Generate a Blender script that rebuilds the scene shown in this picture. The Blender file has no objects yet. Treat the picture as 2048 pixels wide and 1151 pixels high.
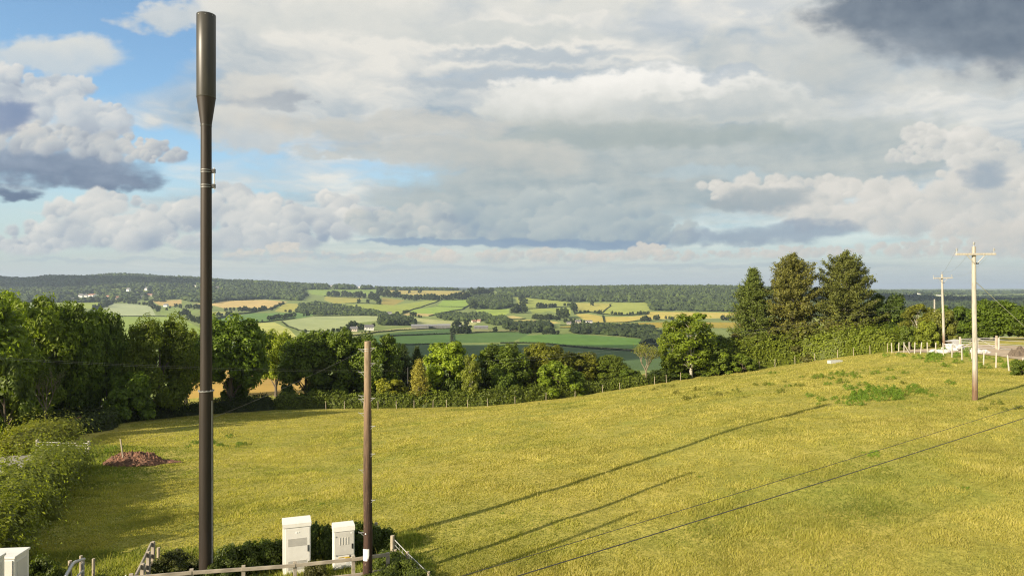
import bpy, bmesh, math, numpy as np
from mathutils import Vector, Matrix
RNG = np.random.default_rng(11)
PI = math.pi
SC = bpy.context.scene
COL = SC.collection
F, HC, V0 = 1400.0, 9.0, 580.0          # lens in photo pixels, camera height, row of the level horizon
SUN_AZ, SUN_EL = math.radians(231.2), math.radians(22.4)
EXPOSURE = 0.95
SKY = 0.10
# ------------------------------------------------------------------ clouds of the sky (computed, no files)
def lat_noise(x, y, seed):
    xi = np.floor(x).astype(np.int64); yi = np.floor(y).astype(np.int64)
    fx = x - xi; fy = y - yi
    def h(a, b):
        n = (a * 374761393 + b * 668265263 + seed * 974634777) & 0xffffffff
        n = ((n ^ (n >> 13)) * 1274126177) & 0xffffffff
        n = n ^ (n >> 16)
        t = (n & 0xffff) / 65535.0 * 6.2831853
        return np.cos(t), np.sin(t)
    def g(a, b, dx, dy):
        c, s = h(a, b)
        return c * dx + s * dy
    sx = fx * fx * fx * (fx * (fx * 6 - 15) + 10); sy = fy * fy * fy * (fy * (fy * 6 - 15) + 10)
    n00 = g(xi, yi, fx, fy); n10 = g(xi + 1, yi, fx - 1, fy)
    n01 = g(xi, yi + 1, fx, fy - 1); n11 = g(xi + 1, yi + 1, fx - 1, fy - 1)
    return ((n00 * (1 - sx) + n10 * sx) * (1 - sy) + (n01 * (1 - sx) + n11 * sx) * sy) * 1.45
def fbm(x, y, oct, seed, gain=.5, kind=0):
    a, f, s, t = 1.0, 1.0, 0.0, 0.0
    c, d = math.cos(.6), math.sin(.6)
    for k in range(oct):
        n = lat_noise(x * f, y * f, seed + k * 17)
        if kind: n = 1 - 2.2 * np.abs(n)          # rounded, cauliflower like
        s = s + a * n; t += a; a *= gain; f *= 2.03
        x, y = x * c - y * d, x * d + y * c
    return s / t
def sstep(a, b, x):
    t = np.clip((x - a) / (b - a), 0, 1)
    return t * t * (3 - 2 * t)
def lin(c):
    c = np.array(c, float) / 255.0
    return np.where(c <= .04045, c / 12.92, ((c + .055) / 1.055) ** 2.4)
def blobs(U, V, L, wx=0, wy=0):
    d = np.full(U.shape, -1.0)
    acc = np.zeros(U.shape)
    for (cx, cy, rx, ry) in L:
        q = ((U + wx - cx) / rx) ** 2 + ((V + wy - cy) / ry) ** 2
        acc += np.exp(2.6 * np.clip(1 - q, -3, 1))
    return np.log(acc + 1e-6) / 2.6
def paint_sky(W, H, az0=45.0, el1=25.0):
    """RGB + cover of the cloud layers over azimuth -az0..az0 and elevation 0..el1."""
    az = np.radians(np.linspace(-az0, az0, W))[None, :].repeat(H, 0)
    el = np.radians(np.linspace(0, el1, H))[:, None].repeat(W, 1)
    U = 1024 + 1400 * np.tan(az); V = 580 - 1400 * np.tan(el) / np.cos(az)
    out = np.zeros((H, W, 3)); cov = np.zeros((H, W))
    def over(col, a):
        nonlocal out, cov
        a = np.clip(a, 0, 1)
        out = out * (1 - a[..., None]) + col * a[..., None]
        cov = cov * (1 - a) + a
    def mixc(c0, c1, t):
        t = np.clip(t, 0, 1)[..., None]
        return lin(c0) * (1 - t) + lin(c1) * t
    w1 = fbm(U / 160, V / 90, 4, 3); w2 = fbm(U / 160, V / 90, 4, 41)
    ww1 = fbm(U / 75, V / 30, 5, 703, .6); ww2 = fbm(U / 75, V / 30, 5, 741, .6)
    f1 = fbm(U / 45, V / 36, 5, 77); f2 = fbm(U / 45, V / 36, 5, 91)
    # --- pale haze low over the horizon
    over(mixc((190, 204, 205), (203, 205, 197), .5 + .8 * fbm(U / 300, V / 60, 3, 9)), .96 * sstep(170, 600, V) ** 1.25)
    # --- upper veil: a torn sheet of middle cloud, seen in perspective
    s = 1.0 / np.clip((640 - V) / 600, .12, 2)
    vx = (U - 1024) / 600 * s + w1 * .22; vy = s * 1.9 + w2 * .22
    n = fbm(vx * 1.1 + 4, vy * 1.1, 7, 12, .53)
    n2 = fbm(vx * 2.0 + 1, vy * 2.3 + 7, 6, 201, .55)
    left = sstep(210, 620, U + 260 * sstep(140, 420, V) * 0 + 60 * w1 + .35 * (V - 60))
    hole = blobs(U, V, [(740, 348, 240, 46), (540, 330, 220, 85), (330, 330, 170, 70), (150, 60, 230, 120), (1040, 150, 300, 16), (1440, 345, 260, 16)], 26 * f1 + 70 * w1, 16 * f2 + 20 * w2)
    lowfade = sstep(520, 330, V)
    veil = np.clip(.30 + .95 * left + .55 * n + .25 * n2 - .75 * sstep(-.5, .9, hole), 0, 1)
    a = sstep(.22, .85, veil) * (.25 + .75 * lowfade)
    lum = .60 + .95 * n + .8 * n2 + .2 * w2 + .25 * sstep(250, 0, V) - .12 * sstep(150, 330, V)
    over(mixc((154, 173, 187), (237, 233, 223), lum), a * .96)
    # --- soft shapes: (blobs, edge softness, dark colour, bright colour, shading direction weights, opacity)
    def soft(L, e0, e1, c0, c1, gy, amp=1.0, op=1.0, k=.6, sx=0.0):
        b = blobs(U, V, L, amp * (60 * w1 + 30 * f1 + 55 * ww1), amp * (26 * w2 + 20 * f2 + 22 * ww2))
        al = sstep(e0, e1, b + .34 * f1 + .42 * n2)
        ys = [q[1] for q in L]; y0, y1 = min(q[1] - q[3] for q in L), max(q[1] + q[3] for q in L)
        t = (y1 - V) / (y1 - y0)                                     # 1 at the top
        sh = (t - .5) * gy + .5 + k * (.5 * f1 + .5 * n2 + .5 * w1) + sx * (.5 * b)
        over(mixc(c0, c1, sh), al * op)
    # grey curtain in the middle and its white crest
    soft([(1160, 360, 330, 110), (1420, 330, 330, 90), (1000, 420, 260, 70), (1700, 300, 260, 70)], -.55, .75, (158, 174, 179), (194, 200, 196), .6, 1, .86, .95)
    soft([(1130, 148, 250, 20), (960, 160, 160, 22), (1060, 110, 200, 14)], -.8, .9, (158, 175, 190), (182, 194, 202), .3, .8, .75, .6)
    soft([(1190, 205, 215, 48), (1080, 215, 110, 42), (1330, 190, 200, 50), (1480, 210, 200, 40)], -.35, .40, (200, 204, 200), (250, 247, 240), 1.2, .8, .97, .5)
    soft([(1230, 266, 240, 24), (1400, 272, 200, 22)], -1.0, 1.0, (156, 170, 170), (176, 186, 183), .8, .6, .7, .6)
    soft([(1430, 100, 80, 50), (1560, 130, 150, 50), (1640, 70, 90, 60), (1450, 210, 220, 30)], -.4, .7, (186, 195, 197), (224, 222, 214), .8, 1, .75, .6)
    soft([(640, 30, 280, 40), (1000, 66, 260, 22), (1180, 12, 200, 18), (330, 30, 90, 26)], -.5, .8, (196, 203, 203), (229, 227, 219), .7, 1, .8, .6)
    soft([(520, 195, 80, 26), (580, 205, 30, 14)], -.5, .8, (146, 156, 170), (190, 196, 198), -.2, .7, .85, .5)
    soft([(480, 255, 80, 46), (540, 275, 50, 30), (500, 170, 90, 30)], -.5, .7, (196, 200, 200), (223, 220, 211), .7, .8, .85, .6)
    soft([(700, 310, 110, 12), (800, 250, 260, 26), (900, 300, 240, 22), (1010, 320, 160, 30)], -.6, .7, (186, 192, 190), (214, 210, 200), .6, .9, .7, .6)
    soft([(100, 105, 130, 34), (150, 115, 110, 34), (60, 110, 80, 20)], -.5, .7, (192, 205, 214), (226, 225, 217), .8, .7, .9, .5)
    soft([(1340, 30, 80, 40), (1500, 5, 90, 24), (1450, 150, 60, 16)], -.6, 1.1, (156, 176, 196), (186, 198, 208), .2, 1, .5, .7)
    # dark cloud upper right
    soft([(1880, 20, 190, 90), (2010, 60, 190, 86), (1760, 20, 110, 50), (2200, 30, 260, 110)], -1.0, .9, (86, 102, 122), (136, 148, 160), -.5, .9, .97, .7)
    soft([(1990, 165, 200, 26), (1700, 150, 120, 60)], -.6, .9, (176, 186, 188), (206, 207, 201), .2, 1, .5, .6)
    # --- heaps: crisp cauliflower tops, flat soft bases, lit from the left and behind
    X0, Y0 = U, V
    prng = np.random.default_rng(5)
    bil = fbm(U / 30, V / 26, 5, 301, .6, 1); fine = fbm(U / 16, V / 13, 4, 507, .6); broad = fbm(U / 120, V / 70, 3, 613)
    px = abs(U[0, 1] - U[0, 0]); X00 = U[0]
    def heap(L, base, c0, c1, c2, op=1.0, soften=30., dens=1.0, size=1.15, rag=.2):
        """a heap cloud as overlapping puffs, farthest and highest first"""
        top = min(q[1] - q[3] for q in L)
        P = []
        for (cx, cy, rx, ry) in L:
            n = int(dens * (10 + 60 * rx / (ry * 8)))
            for _ in range(n):
                t, r = prng.uniform(0, 2 * math.pi), math.sqrt(prng.uniform(0, 1)) * .92
                x, y = cx + rx * r * math.cos(t), cy + ry * r * math.sin(t)
                rr = ry * size * (.22 + .62 * prng.uniform(0, 1) ** 1.6) * (1.15 - .45 * max(0, -math.sin(t)) * r)
                P.append((y + prng.normal(0, 6), x, y, rr, prng.uniform(0, 1), prng.normal(0, .07)))
        P.sort()
        for (_, x, y, r, q, dt) in P:
            R = r * 1.7 + 4
            i0, i1 = np.searchsorted(X00, (x - R, x + R))
            if i1 - i0 < 2: continue
            rows = np.nonzero(np.abs(V[:, (i0 + i1) // 2 if (i0 + i1) // 2 < W else W - 1] - y) < R)[0]
            if len(rows) < 2: continue
            sl = (slice(rows[0], rows[-1] + 1), slice(i0, i1))
            u = (U[sl] - x) / r + .38 * f1[sl] + .1 * w1[sl] + .26 * fine[sl]; v = (y - V[sl]) / r * 1.15 + .38 * f2[sl] + .2 * fine[sl]      # v up
            rho = np.sqrt(u * u + v * v) - rag * bil[sl]
            crisp = .08 + .35 * q + .5 * sstep(.45, -.8, v)                    # crisp on top, melting below
            al = sstep(1.0, 1.0 - crisp - .16, rho) * sstep(-1.15, -.15, v + .25 * f1[sl])
            hgt = np.clip((base - V[sl]) / (base - top), 0, 1)
            t = .50 + dt + .15 * v - .14 * u + .30 * (hgt - .45) + .12 * f1[sl] + .12 * w2[sl] + .38 * broad[sl] - .12 * np.clip(1 - rho, 0, 1)
            t = np.clip(t, 0, 1)[..., None]
            col = np.where(t < .5, lin(c0) + (lin(c1) - lin(c0)) * t * 2, lin(c1) + (lin(c2) - lin(c1)) * (t * 2 - 1))
            ba = base + 9 * f2[sl]
            al = al * op * sstep(ba + 2, ba - soften, V[sl])
            out[sl] = out[sl] * (1 - al[..., None]) + col * al[..., None]
            cov[sl] = cov[sl] * (1 - al) + al
    g0, g1, g2 = (150, 166, 184), (200, 205, 206), (238, 234, 225)
    # left tower and the dark shelf below it
    heap([(25, 165, 36, 34), (60, 200, 70, 50), (125, 175, 46, 26), (110, 240, 120, 50), (200, 235, 60, 36), (-40, 220, 60, 60)], 330, (140, 154, 176), (196, 204, 210), (240, 236, 228), 1.0, 37)
    soft([(60, 320, 110, 34), (170, 340, 130, 34), (250, 365, 70, 20), (-60, 320, 140, 44), (20, 385, 50, 16)], -.75, .75, (98, 117, 144), (150, 164, 182), .9, .8, .97, .7)
    heap([(60, 270, 90, 30), (150, 285, 110, 26), (260, 298, 90, 26), (320, 310, 60, 16), (-60, 268, 80, 40)], 345, (130, 144, 166), (190, 196, 200), (231, 226, 216), 0.97, 27)
    soft([(20, 225, 40, 26), (-20, 235, 50, 30)], -.9, .9, (112, 134, 170), (140, 158, 186), .2, .6, .9, .5)
    # row of heaps along the left horizon
    heap([(230, 415, 70, 30), (150, 425, 70, 28), (300, 440, 60, 30), (250, 460, 110, 36), (100, 470, 90, 30), (180, 480, 130, 32), (60, 490, 100, 26), (10, 500, 60, 18)], 520, g0, g1, g2, 0.95, 32)
    heap([(450, 400, 40, 30), (390, 430, 44, 34), (500, 405, 34, 26), (560, 420, 44, 30), (600, 430, 40, 26), (480, 450, 110, 40), (440, 480, 120, 34), (680, 410, 40, 26), (690, 440, 80, 30), (600, 470, 100, 30)], 515, g0, g1, g2, 0.95, 34)
    heap([(770, 440, 90, 26), (860, 430, 60, 26), (840, 460, 120, 24), (960, 450, 90, 30)], 492, (140, 158, 176), (186, 195, 196), (222, 218, 208), 0.85, 21)
    # grey-blue heaps in the middle
    heap([(1000, 440, 80, 40), (1090, 430, 60, 44), (1180, 420, 70, 44), (1250, 450, 90, 40), (1130, 465, 160, 34), (1320, 470, 80, 26)], 500, (138, 160, 180), (172, 186, 190), (198, 205, 202), 0.92, 19)
    soft([(1120, 488, 190, 9), (1230, 492, 110, 8), (850, 484, 130, 6), (960, 486, 90, 7)], -.7, .6, (124, 152, 182), (144, 166, 186), .2, .4, .85, .3)
    # right hand heaps
    heap([(1850, 275, 42, 24), (1830, 310, 60, 16), (1930, 290, 36, 36), (1960, 310, 70, 40), (2010, 330, 60, 44), (2060, 350, 70, 50)], 420, (176, 186, 192), (212, 212, 207), (238, 234, 226), 0.9, 48, 1.5, 1.0, .3)
    heap([(1530, 370, 60, 22), (1650, 375, 90, 24), (1440, 385, 50, 20), (1600, 400, 150, 30), (1760, 395, 140, 34), (1900, 385, 120, 46), (2020, 400, 120, 50), (1800, 430, 220, 40), (2000, 450, 160, 40), (1680, 440, 120, 30)], 505, (176, 188, 194), (212, 211, 205), (234, 229, 220), 0.92, 48)
    soft([(1540, 395, 80, 22), (1480, 405, 80, 16)], -.8, .9, (148, 164, 174), (176, 185, 186), .4, .6, .85, .4)
    soft([(1590, 462, 120, 18), (1480, 476, 110, 14), (1660, 465, 60, 14), (1980, 350, 50, 26)], -.9, .95, (142, 160, 180), (164, 178, 188), .6, .6, .85, .4)
    heap([(2000, 470, 160, 26), (1850, 500, 150, 16), (2040, 500, 120, 20), (1600, 505, 140, 12), (1480, 512, 100, 10)], 524, (186, 196, 198), (212, 210, 203), (228, 222, 212), 0.8, 19)
    # small creamy heaps low on the horizon
    heap([(870, 512, 60, 14), (1000, 512, 50, 14), (1080, 512, 44, 15), (1180, 518, 60, 12), (1300, 500, 40, 14), (1330, 512, 70, 12), (560, 512, 120, 12), (740, 515, 70, 10), (570, 495, 40, 10), (1240, 512, 50, 10)], 532, (182, 194, 197), (211, 208, 200), (230, 221, 208), 0.85, 13)
    soft([(640, 512, 150, 5), (400, 520, 160, 5), (180, 522, 160, 4), (900, 536, 300, 4), (1500, 530, 300, 5)], -.8, .6, (164, 184, 196), (186, 198, 202), .2, .4, .6, .3)
    # milky air right on the horizon
    over(mixc((188, 203, 207), (198, 205, 203), .5 + .5 * fbm(U / 400, V / 60, 2, 5)), .8 * sstep(505, 575, V))
    return np.clip(out, 0, 4), np.clip(cov, 0, 1)

# ------------------------------------------------------------------ objects and their properties
def tag(o, label=None, cat=None, group=None, kind=None):
    if label: o['label'] = label
    if cat: o['category'] = cat
    if group: o['group'] = group
    if kind: o['kind'] = kind
    return o
def empty(name, loc=(0, 0, 0), rz=0.0):
    o = bpy.data.objects.new(name, None); COL.objects.link(o)
    o.location = loc; o.rotation_euler = (0, 0, rz); o.empty_display_size = .3
    return o
def link(name, me, parent=None, loc=(0, 0, 0), rz=0.0):
    o = bpy.data.objects.new(name, me); COL.objects.link(o)
    o.location = loc; o.rotation_euler = (0, 0, rz)
    if parent: o.parent = parent
    return o
def copy_tree(o, parent=None):
    c = o.copy(); COL.objects.link(c); c.parent = parent
    for ch in list(o.children): copy_tree(ch, c)
    return c
def mesh_np(name, V, Fs, mats, smooth=False, tint=None, midx=None, fcol=None):
    """mesh from arrays; Fs is one (n,k) array or a list of them"""
    if not isinstance(Fs, (list, tuple)): Fs = [Fs]
    Fs = [np.asarray(f, np.int64) for f in Fs if len(f)]
    V = np.asarray(V, np.float32)
    me = bpy.data.meshes.new(name)
    nl = sum(f.size for f in Fs); nf = sum(len(f) for f in Fs)
    me.vertices.add(len(V)); me.vertices.foreach_set('co', V.ravel())
    me.loops.add(nl); me.loops.foreach_set('vertex_index', np.concatenate([f.ravel() for f in Fs]).astype(np.int32))
    tot = np.concatenate([np.full(len(f), f.shape[1]) for f in Fs])
    me.polygons.add(nf); me.polygons.foreach_set('loop_start', np.concatenate([[0], np.cumsum(tot)[:-1]]).astype(np.int32))
    if midx is not None: me.polygons.foreach_set('material_index', np.asarray(midx, np.int32))
    me.polygons.foreach_set('use_smooth', np.full(nf, bool(smooth)))
    for m in (mats if isinstance(mats, (list, tuple)) else [mats]): me.materials.append(m)
    if tint is not None:
        a = me.attributes.new('tint', 'FLOAT', 'FACE'); a.data.foreach_set('value', np.asarray(tint, np.float32))
    if fcol is not None:
        a = me.attributes.new('fcol', 'FLOAT_COLOR', 'FACE')
        c = np.ones((nf, 4), np.float32); c[:, :3] = fcol; a.data.foreach_set('color', c.ravel())
    me.update(); me.validate()
    return me
class MB:
    """collects simple solids, then links them as one mesh object"""
    def __init__(s): s.v, s.f, s.m = [], [], Matrix()
    def add(s, V, Fs):
        n = len(s.v); s.v += [tuple(s.m @ Vector(p)) for p in V]; s.f += [tuple(i + n for i in f) for f in Fs]
    def box(s, x0, x1, y0, y1, z0, z1, b=0.0):
        if b <= 0:
            V = [(x, y, z) for z in (z0, z1) for y in (y0, y1) for x in (x0, x1)]
            s.add(V, [(0, 2, 3, 1), (4, 5, 7, 6), (0, 1, 5, 4), (1, 3, 7, 5), (3, 2, 6, 7), (2, 0, 4, 6)]); return
        bm = bmesh.new(); bmesh.ops.create_cube(bm, size=1)
        for v in bm.verts: v.co = Vector(((x0 + x1) / 2 + v.co.x * (x1 - x0), (y0 + y1) / 2 + v.co.y * (y1 - y0), (z0 + z1) / 2 + v.co.z * (z1 - z0)))
        bmesh.ops.bevel(bm, geom=bm.edges[:], offset=b, segments=2, affect='EDGES', profile=.6)
        bm.verts.index_update(); s.add([v.co[:] for v in bm.verts], [[v.index for v in f.verts] for f in bm.faces]); bm.free()
    def prism(s, P, y0, y1):
        n = len(P); V = [(x, y0, z) for x, z in P] + [(x, y1, z) for x, z in P]
        s.add(V, [tuple(range(n)), tuple(range(2 * n - 1, n - 1, -1))] + [(i + n, (i + 1) % n + n, (i + 1) % n, i) for i in range(n)])
    def tube(s, P, R, n=8, cap=True):
        P = [Vector(p) for p in P]
        if not hasattr(R, '__len__'): R = [R] * len(P)
        V, Fs = [], []
        for k, p in enumerate(P):
            d = (P[min(k + 1, len(P) - 1)] - P[max(k - 1, 0)]).normalized()
            a = d.orthogonal().normalized() if abs(d.z) < .95 else Vector((1, 0, 0)) - d * d.x
            a.normalize(); b = d.cross(a)
            V += [p + (a * math.cos(2 * PI * i / n) + b * math.sin(2 * PI * i / n)) * R[k] for i in range(n)]
        for k in range(len(P) - 1):
            for i in range(n):
                Fs.append((k * n + i, k * n + (i + 1) % n, (k + 1) * n + (i + 1) % n, (k + 1) * n + i))
        if cap: Fs += [tuple(range(n - 1, -1, -1)), tuple(range((len(P) - 1) * n, len(P) * n))]
        s.add(V, Fs)
    def lathe(s, prof, n=32):
        V, Fs = [], []
        for r, z in prof: V += [(r * math.cos(2 * PI * i / n), r * math.sin(2 * PI * i / n), z) for i in range(n)]
        for k in range(len(prof) - 1):
            for i in range(n): Fs.append((k * n + i, k * n + (i + 1) % n, (k + 1) * n + (i + 1) % n, (k + 1) * n + i))
        Fs += [tuple(range(n - 1, -1, -1)), tuple(range((len(prof) - 1) * n, len(prof) * n))]
        s.add(V, Fs)
    def build(s, name, mat, parent=None, smooth=False, loc=(0, 0, 0), rz=0.0):
        me = bpy.data.meshes.new(name); me.from_pydata(s.v, [], s.f); me.materials.append(mat)
        if smooth:
            me.polygons.foreach_set('use_smooth', [True] * len(me.polygons))
            me.set_sharp_from_angle(angle=math.radians(40))
        me.update()
        return link(name, me, parent, loc, rz)
# ------------------------------------------------------------------ materials
def nt(name):
    m = bpy.data.materials.new(name); m.use_nodes = True
    t = m.node_tree; t.nodes.clear()
    return m, t, t.nodes, t.links
def N(t, kind, **kw):
    n = t.nodes.new(kind)
    for k, v in kw.items():
        if k.startswith('i_'):
            key = k[2:]; n.inputs[int(key) if key.isdigit() else key.replace('_', ' ')].default_value = v
        else: setattr(n, k, v)
    return n
def ramp(t, fac, stops):
    r = t.nodes.new('ShaderNodeValToRGB'); e = r.color_ramp.elements
    while len(e) < len(stops): e.new(.5)
    for x, (p, c) in zip(e, stops): x.position = p; x.color = tuple(c) + (1,)
    t.links.new(fac, r.inputs[0]); return r.outputs[0]
def mulc(t, a, b, fac=1.0, mode='MULTIPLY'):
    m = t.nodes.new('ShaderNodeMix'); m.data_type = 'RGBA'; m.blend_type = mode
    if hasattr(fac, 'links') or hasattr(fac, 'is_linked'): t.links.new(fac, m.inputs[0])
    else: m.inputs[0].default_value = fac
    for s, i in ((a, 6), (b, 7)):
        if isinstance(s, (tuple, list)): m.inputs[i].default_value = tuple(s) + (1,)
        else: t.links.new(s, m.inputs[i])
    return m.outputs[2]
def noise(t, scale, detail=4, rough=.55, vec=None, stretch=None, dist=0):
    n = N(t, 'ShaderNodeTexNoise', i_Scale=scale, i_Detail=detail, i_Roughness=rough, i_Distortion=dist)
    if vec is None: vec = N(t, 'ShaderNodeTexCoord').outputs['Object']
    if stretch:
        mp = N(t, 'ShaderNodeMapping', i_Scale=stretch); t.links.new(vec, mp.inputs[0]); vec = mp.outputs[0]
    t.links.new(vec, n.inputs['Vector']); return n.outputs['Fac']
def paint(name, col, rough=.6, metal=0.0, var=.12, scale=6.0, bump=0.0, stretch=None, spec=.5, dirt=None):
    m, t, ns, ln = nt(name)
    b = N(t, 'ShaderNodeBsdfPrincipled', i_Roughness=rough, i_Metallic=metal); b.inputs['Specular IOR Level'].default_value = spec
    f = noise(t, scale, 6, .6, stretch=stretch)
    c = ramp(t, f, [(.3, tuple(x * (1 - var) for x in col)), (.7, tuple(min(1, x * (1 + var)) for x in col))])
    if dirt:
        f2 = noise(t, scale * .37, 7, .65, stretch=stretch)
        k = ramp(t, f2, [(.50, (0, 0, 0)), (.66, (1, 1, 1))])
        c = mulc(t, c, dirt, k, 'MIX')
    ln.new(c, b.inputs['Base Color'])
    if bump:
        bp = N(t, 'ShaderNodeBump', i_Strength=bump, i_Distance=.02); ln.new(f, bp.inputs['Height']); ln.new(bp.outputs[0], b.inputs['Normal'])
    o = N(t, 'ShaderNodeOutputMaterial'); ln.new(b.outputs[0], o.inputs[0])
    return m
def leaf_mat(name, trans=.3, rough=.5, spread=1.0, use_fcol=False, yellow=(1.1, 1.06, .7), spec=.3):
    m, t, ns, ln = nt(name)
    if use_fcol: base = N(t, 'ShaderNodeAttribute', attribute_name='fcol').outputs['Color']
    else:
        oi = N(t, 'ShaderNodeObjectInfo').outputs['Color']
        a = N(t, 'ShaderNodeAttribute', attribute_name='tint').outputs['Fac']
        r = ramp(t, a, [(0, (1 - .5 * spread,) * 3), (.5, (1, 1, 1)), (.85, (1 + .45 * spread, 1 + .4 * spread, 1.0)), (1, tuple(y * (1 + .5 * spread) for y in yellow))])
        base = mulc(t, oi, r)
    b = N(t, 'ShaderNodeBsdfPrincipled', i_Roughness=rough); b.inputs['Specular IOR Level'].default_value = spec
    ln.new(base, b.inputs['Base Color'])
    tr = N(t, 'ShaderNodeBsdfTranslucent'); ln.new(mulc(t, base, (1.5, 1.6, .7)), tr.inputs['Color'])
    mx = N(t, 'ShaderNodeMixShader', i_0=trans); ln.new(b.outputs[0], mx.inputs[1]); ln.new(tr.outputs[0], mx.inputs[2])
    o = N(t, 'ShaderNodeOutputMaterial'); ln.new(mx.outputs[0], o.inputs[0])
    return m
M = {}
M['leaf'] = leaf_mat('leaf', .40)
M['needle'] = leaf_mat('needle', .15, .6, yellow=(1.3, 1.02, .7))
M['far_leaf'] = leaf_mat('far_leaf', .12, .7, spec=.1)
M['blade'] = leaf_mat('blade', .5, .6, use_fcol=True, spec=.2)
M['bark'] = paint('bark', (.11, .085, .06), .9, var=.4, scale=9, bump=.6, stretch=(1, 1, .25))
M['pale_bark'] = paint('pale_bark', (.34, .31, .25), .85, var=.3, scale=8, bump=.4, stretch=(1, 1, .3))
M['dead_wood'] = paint('dead_wood', (.20, .165, .11), .9, var=.3, scale=8)
M['mast'] = paint('mast_paint', (.022, .016, .011), .55, var=.3, scale=4, stretch=(1, 1, .12), spec=.35, dirt=(.036, .026, .018))
M['mast_head'] = paint('mast_head_paint', (.030, .028, .021), .42, var=.2, scale=3, stretch=(1, 1, .12), spec=.45, dirt=(.055, .05, .04))
M['galv'] = paint('galvanised', (.52, .52, .5), .45, .6, var=.15, scale=20)
M['pale_galv'] = paint('pale_galvanised', (.46, .45, .43), .5, .25, var=.12, scale=14)
M['dull_galv'] = paint('dull_galvanised', (.26, .26, .25), .5, .3, var=.2, scale=20)
M['iron'] = paint('dark_iron', (.04, .04, .04), .5, .5)
M['rubber'] = paint('black_plastic', (.02, .02, .022), .5)
M['cable'] = paint('cable', (.035, .034, .03), .5)
M['pale_cable'] = paint('pale_cable', (.5, .5, .47), .4)
M['cab'] = paint('cabinet_paint', (.74, .72, .66), .4, var=.03, scale=3, dirt=(.66, .64, .57))
M['cab_grey'] = paint('cabinet_grey_paint', (.60, .58, .53), .45, var=.04, scale=3, dirt=(.52, .50, .44))
M['louvre'] = paint('louvre', (.64, .62, .56), .55, var=.05)
M['white'] = paint('white_plate', (.85, .85, .83), .4, var=.02)
M['yellow'] = paint('warning_yellow', (.78, .52, .04), .5, var=.05)
M['blue'] = paint('notice_blue', (.03, .14, .42), .5, var=.05)
M['ink'] = paint('dark_print', (.03, .03, .035), .6)
M['fence_wood'] = paint('fence_wood', (.36, .31, .24), .85, var=.28, scale=7, bump=.4, stretch=(.3, 1, 1), dirt=(.24, .20, .15))
M['post_wood'] = paint('post_wood', (.40, .34, .25), .88, var=.3, scale=9, bump=.4, stretch=(1, 1, .2), dirt=(.27, .22, .16))
M['pale_post'] = paint('pale_post', (.42, .385, .32), .85, var=.2, scale=9, stretch=(1, 1, .2))
M['render'] = paint('white_render', (.78, .76, .70), .8, var=.06, scale=.6)
M['stone'] = paint('cream_stone', (.46, .40, .31), .85, var=.2, scale=.8)
M['slate'] = paint('slate_roof', (.13, .125, .125), .6, var=.25, scale=.7)
M['tile'] = paint('tile_roof', (.28, .14, .09), .8, var=.25, scale=.7)
M['sheet_roof'] = paint('sheet_roof', (.22, .22, .225), .5, var=.12, scale=.3, stretch=(4, .3, 1))
M['barn_wall'] = paint('barn_wall', (.16, .155, .15), .85, var=.3, scale=.3)
M['lane'] = paint('lane_surface', (.25, .23, .21), .9, var=.3, scale=1.4, bump=.3)
M['track'] = paint('track_surface', (.36, .28, .19), .95, var=.25, scale=1.2, bump=.5, dirt=(.44, .36, .25))
M['soil'] = paint('red_soil', (.17, .085, .05), .95, var=.5, scale=5, bump=1.0, dirt=(.09, .05, .032))
M['rubbish'] = paint('white_sheeting', (.5, .49, .47), .5, var=.15, scale=4, dirt=(.45, .42, .38))
M['trough'] = paint('pale_metal_trough', (.5, .5, .48), .5, .2, var=.15)
M['cloud'] = paint('cloud_white', (.8, .8, .8), 1.0, var=.02)
def pole_mat(name, top, mid, low, z0, z1, dark, flake=.5):
    """weathered round pole: its stain changes up the pole; cracks and pale flakes run along it"""
    m, t, ns, ln = nt(name)
    tc = N(t, 'ShaderNodeTexCoord').outputs['Object']; sp = N(t, 'ShaderNodeSeparateXYZ'); ln.new(tc, sp.inputs[0])
    w = noise(t, 2.2, 5, .6, stretch=(2, 2, .25))
    mr = N(t, 'ShaderNodeMapRange', i_1=z0, i_2=z1); ln.new(sp.outputs[2], mr.inputs[0])
    ad = N(t, 'ShaderNodeMath', operation='MULTIPLY_ADD', i_1=.28, i_2=-.14); ln.new(w, ad.inputs[0])
    sm = N(t, 'ShaderNodeMath', operation='ADD'); ln.new(mr.outputs[0], sm.inputs[0]); ln.new(ad.outputs[0], sm.inputs[1])
    c = ramp(t, sm.outputs[0], [(0.02, low), (.36, tuple(.6 * a + .4 * b for a, b in zip(low, mid))), (.62, mid), (.95, top)])
    g = noise(t, 14, 7, .7, stretch=(1, 1, .08))
    c = mulc(t, c, ramp(t, g, [(.36, dark), (.52, (1, 1, 1)), (.72, (1.35, 1.3, 1.25))]))
    fl = noise(t, 9, 6, .75, stretch=(1, 1, .3))
    c = mulc(t, c, tuple(min(1, x * 2.4 + .06) for x in mid), mulc(t, ramp(t, fl, [(.60, (0, 0, 0)), (.68, (flake,) * 3)]), (1, 1, 1)), 'MIX')
    b = N(t, 'ShaderNodeBsdfPrincipled', i_Roughness=.8); ln.new(c, b.inputs['Base Color'])
    bp = N(t, 'ShaderNodeBump', i_Strength=.5, i_Distance=.015); ln.new(g, bp.inputs['Height']); ln.new(bp.outputs[0], b.inputs['Normal'])
    o = N(t, 'ShaderNodeOutputMaterial'); ln.new(b.outputs[0], o.inputs[0]); return m
M['wood_pole'] = pole_mat('creosoted_pole', (.30, .23, .15), (.19, .125, .075), (.045, .020, .011), 1.2, 8.6, (.35, .32, .3))
M['grey_pole'] = pole_mat('bleached_pole', (.37, .345, .29), (.36, .33, .27), (.15, .09, .05), 0.6, 3.0, (.6, .58, .55), .2)
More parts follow.
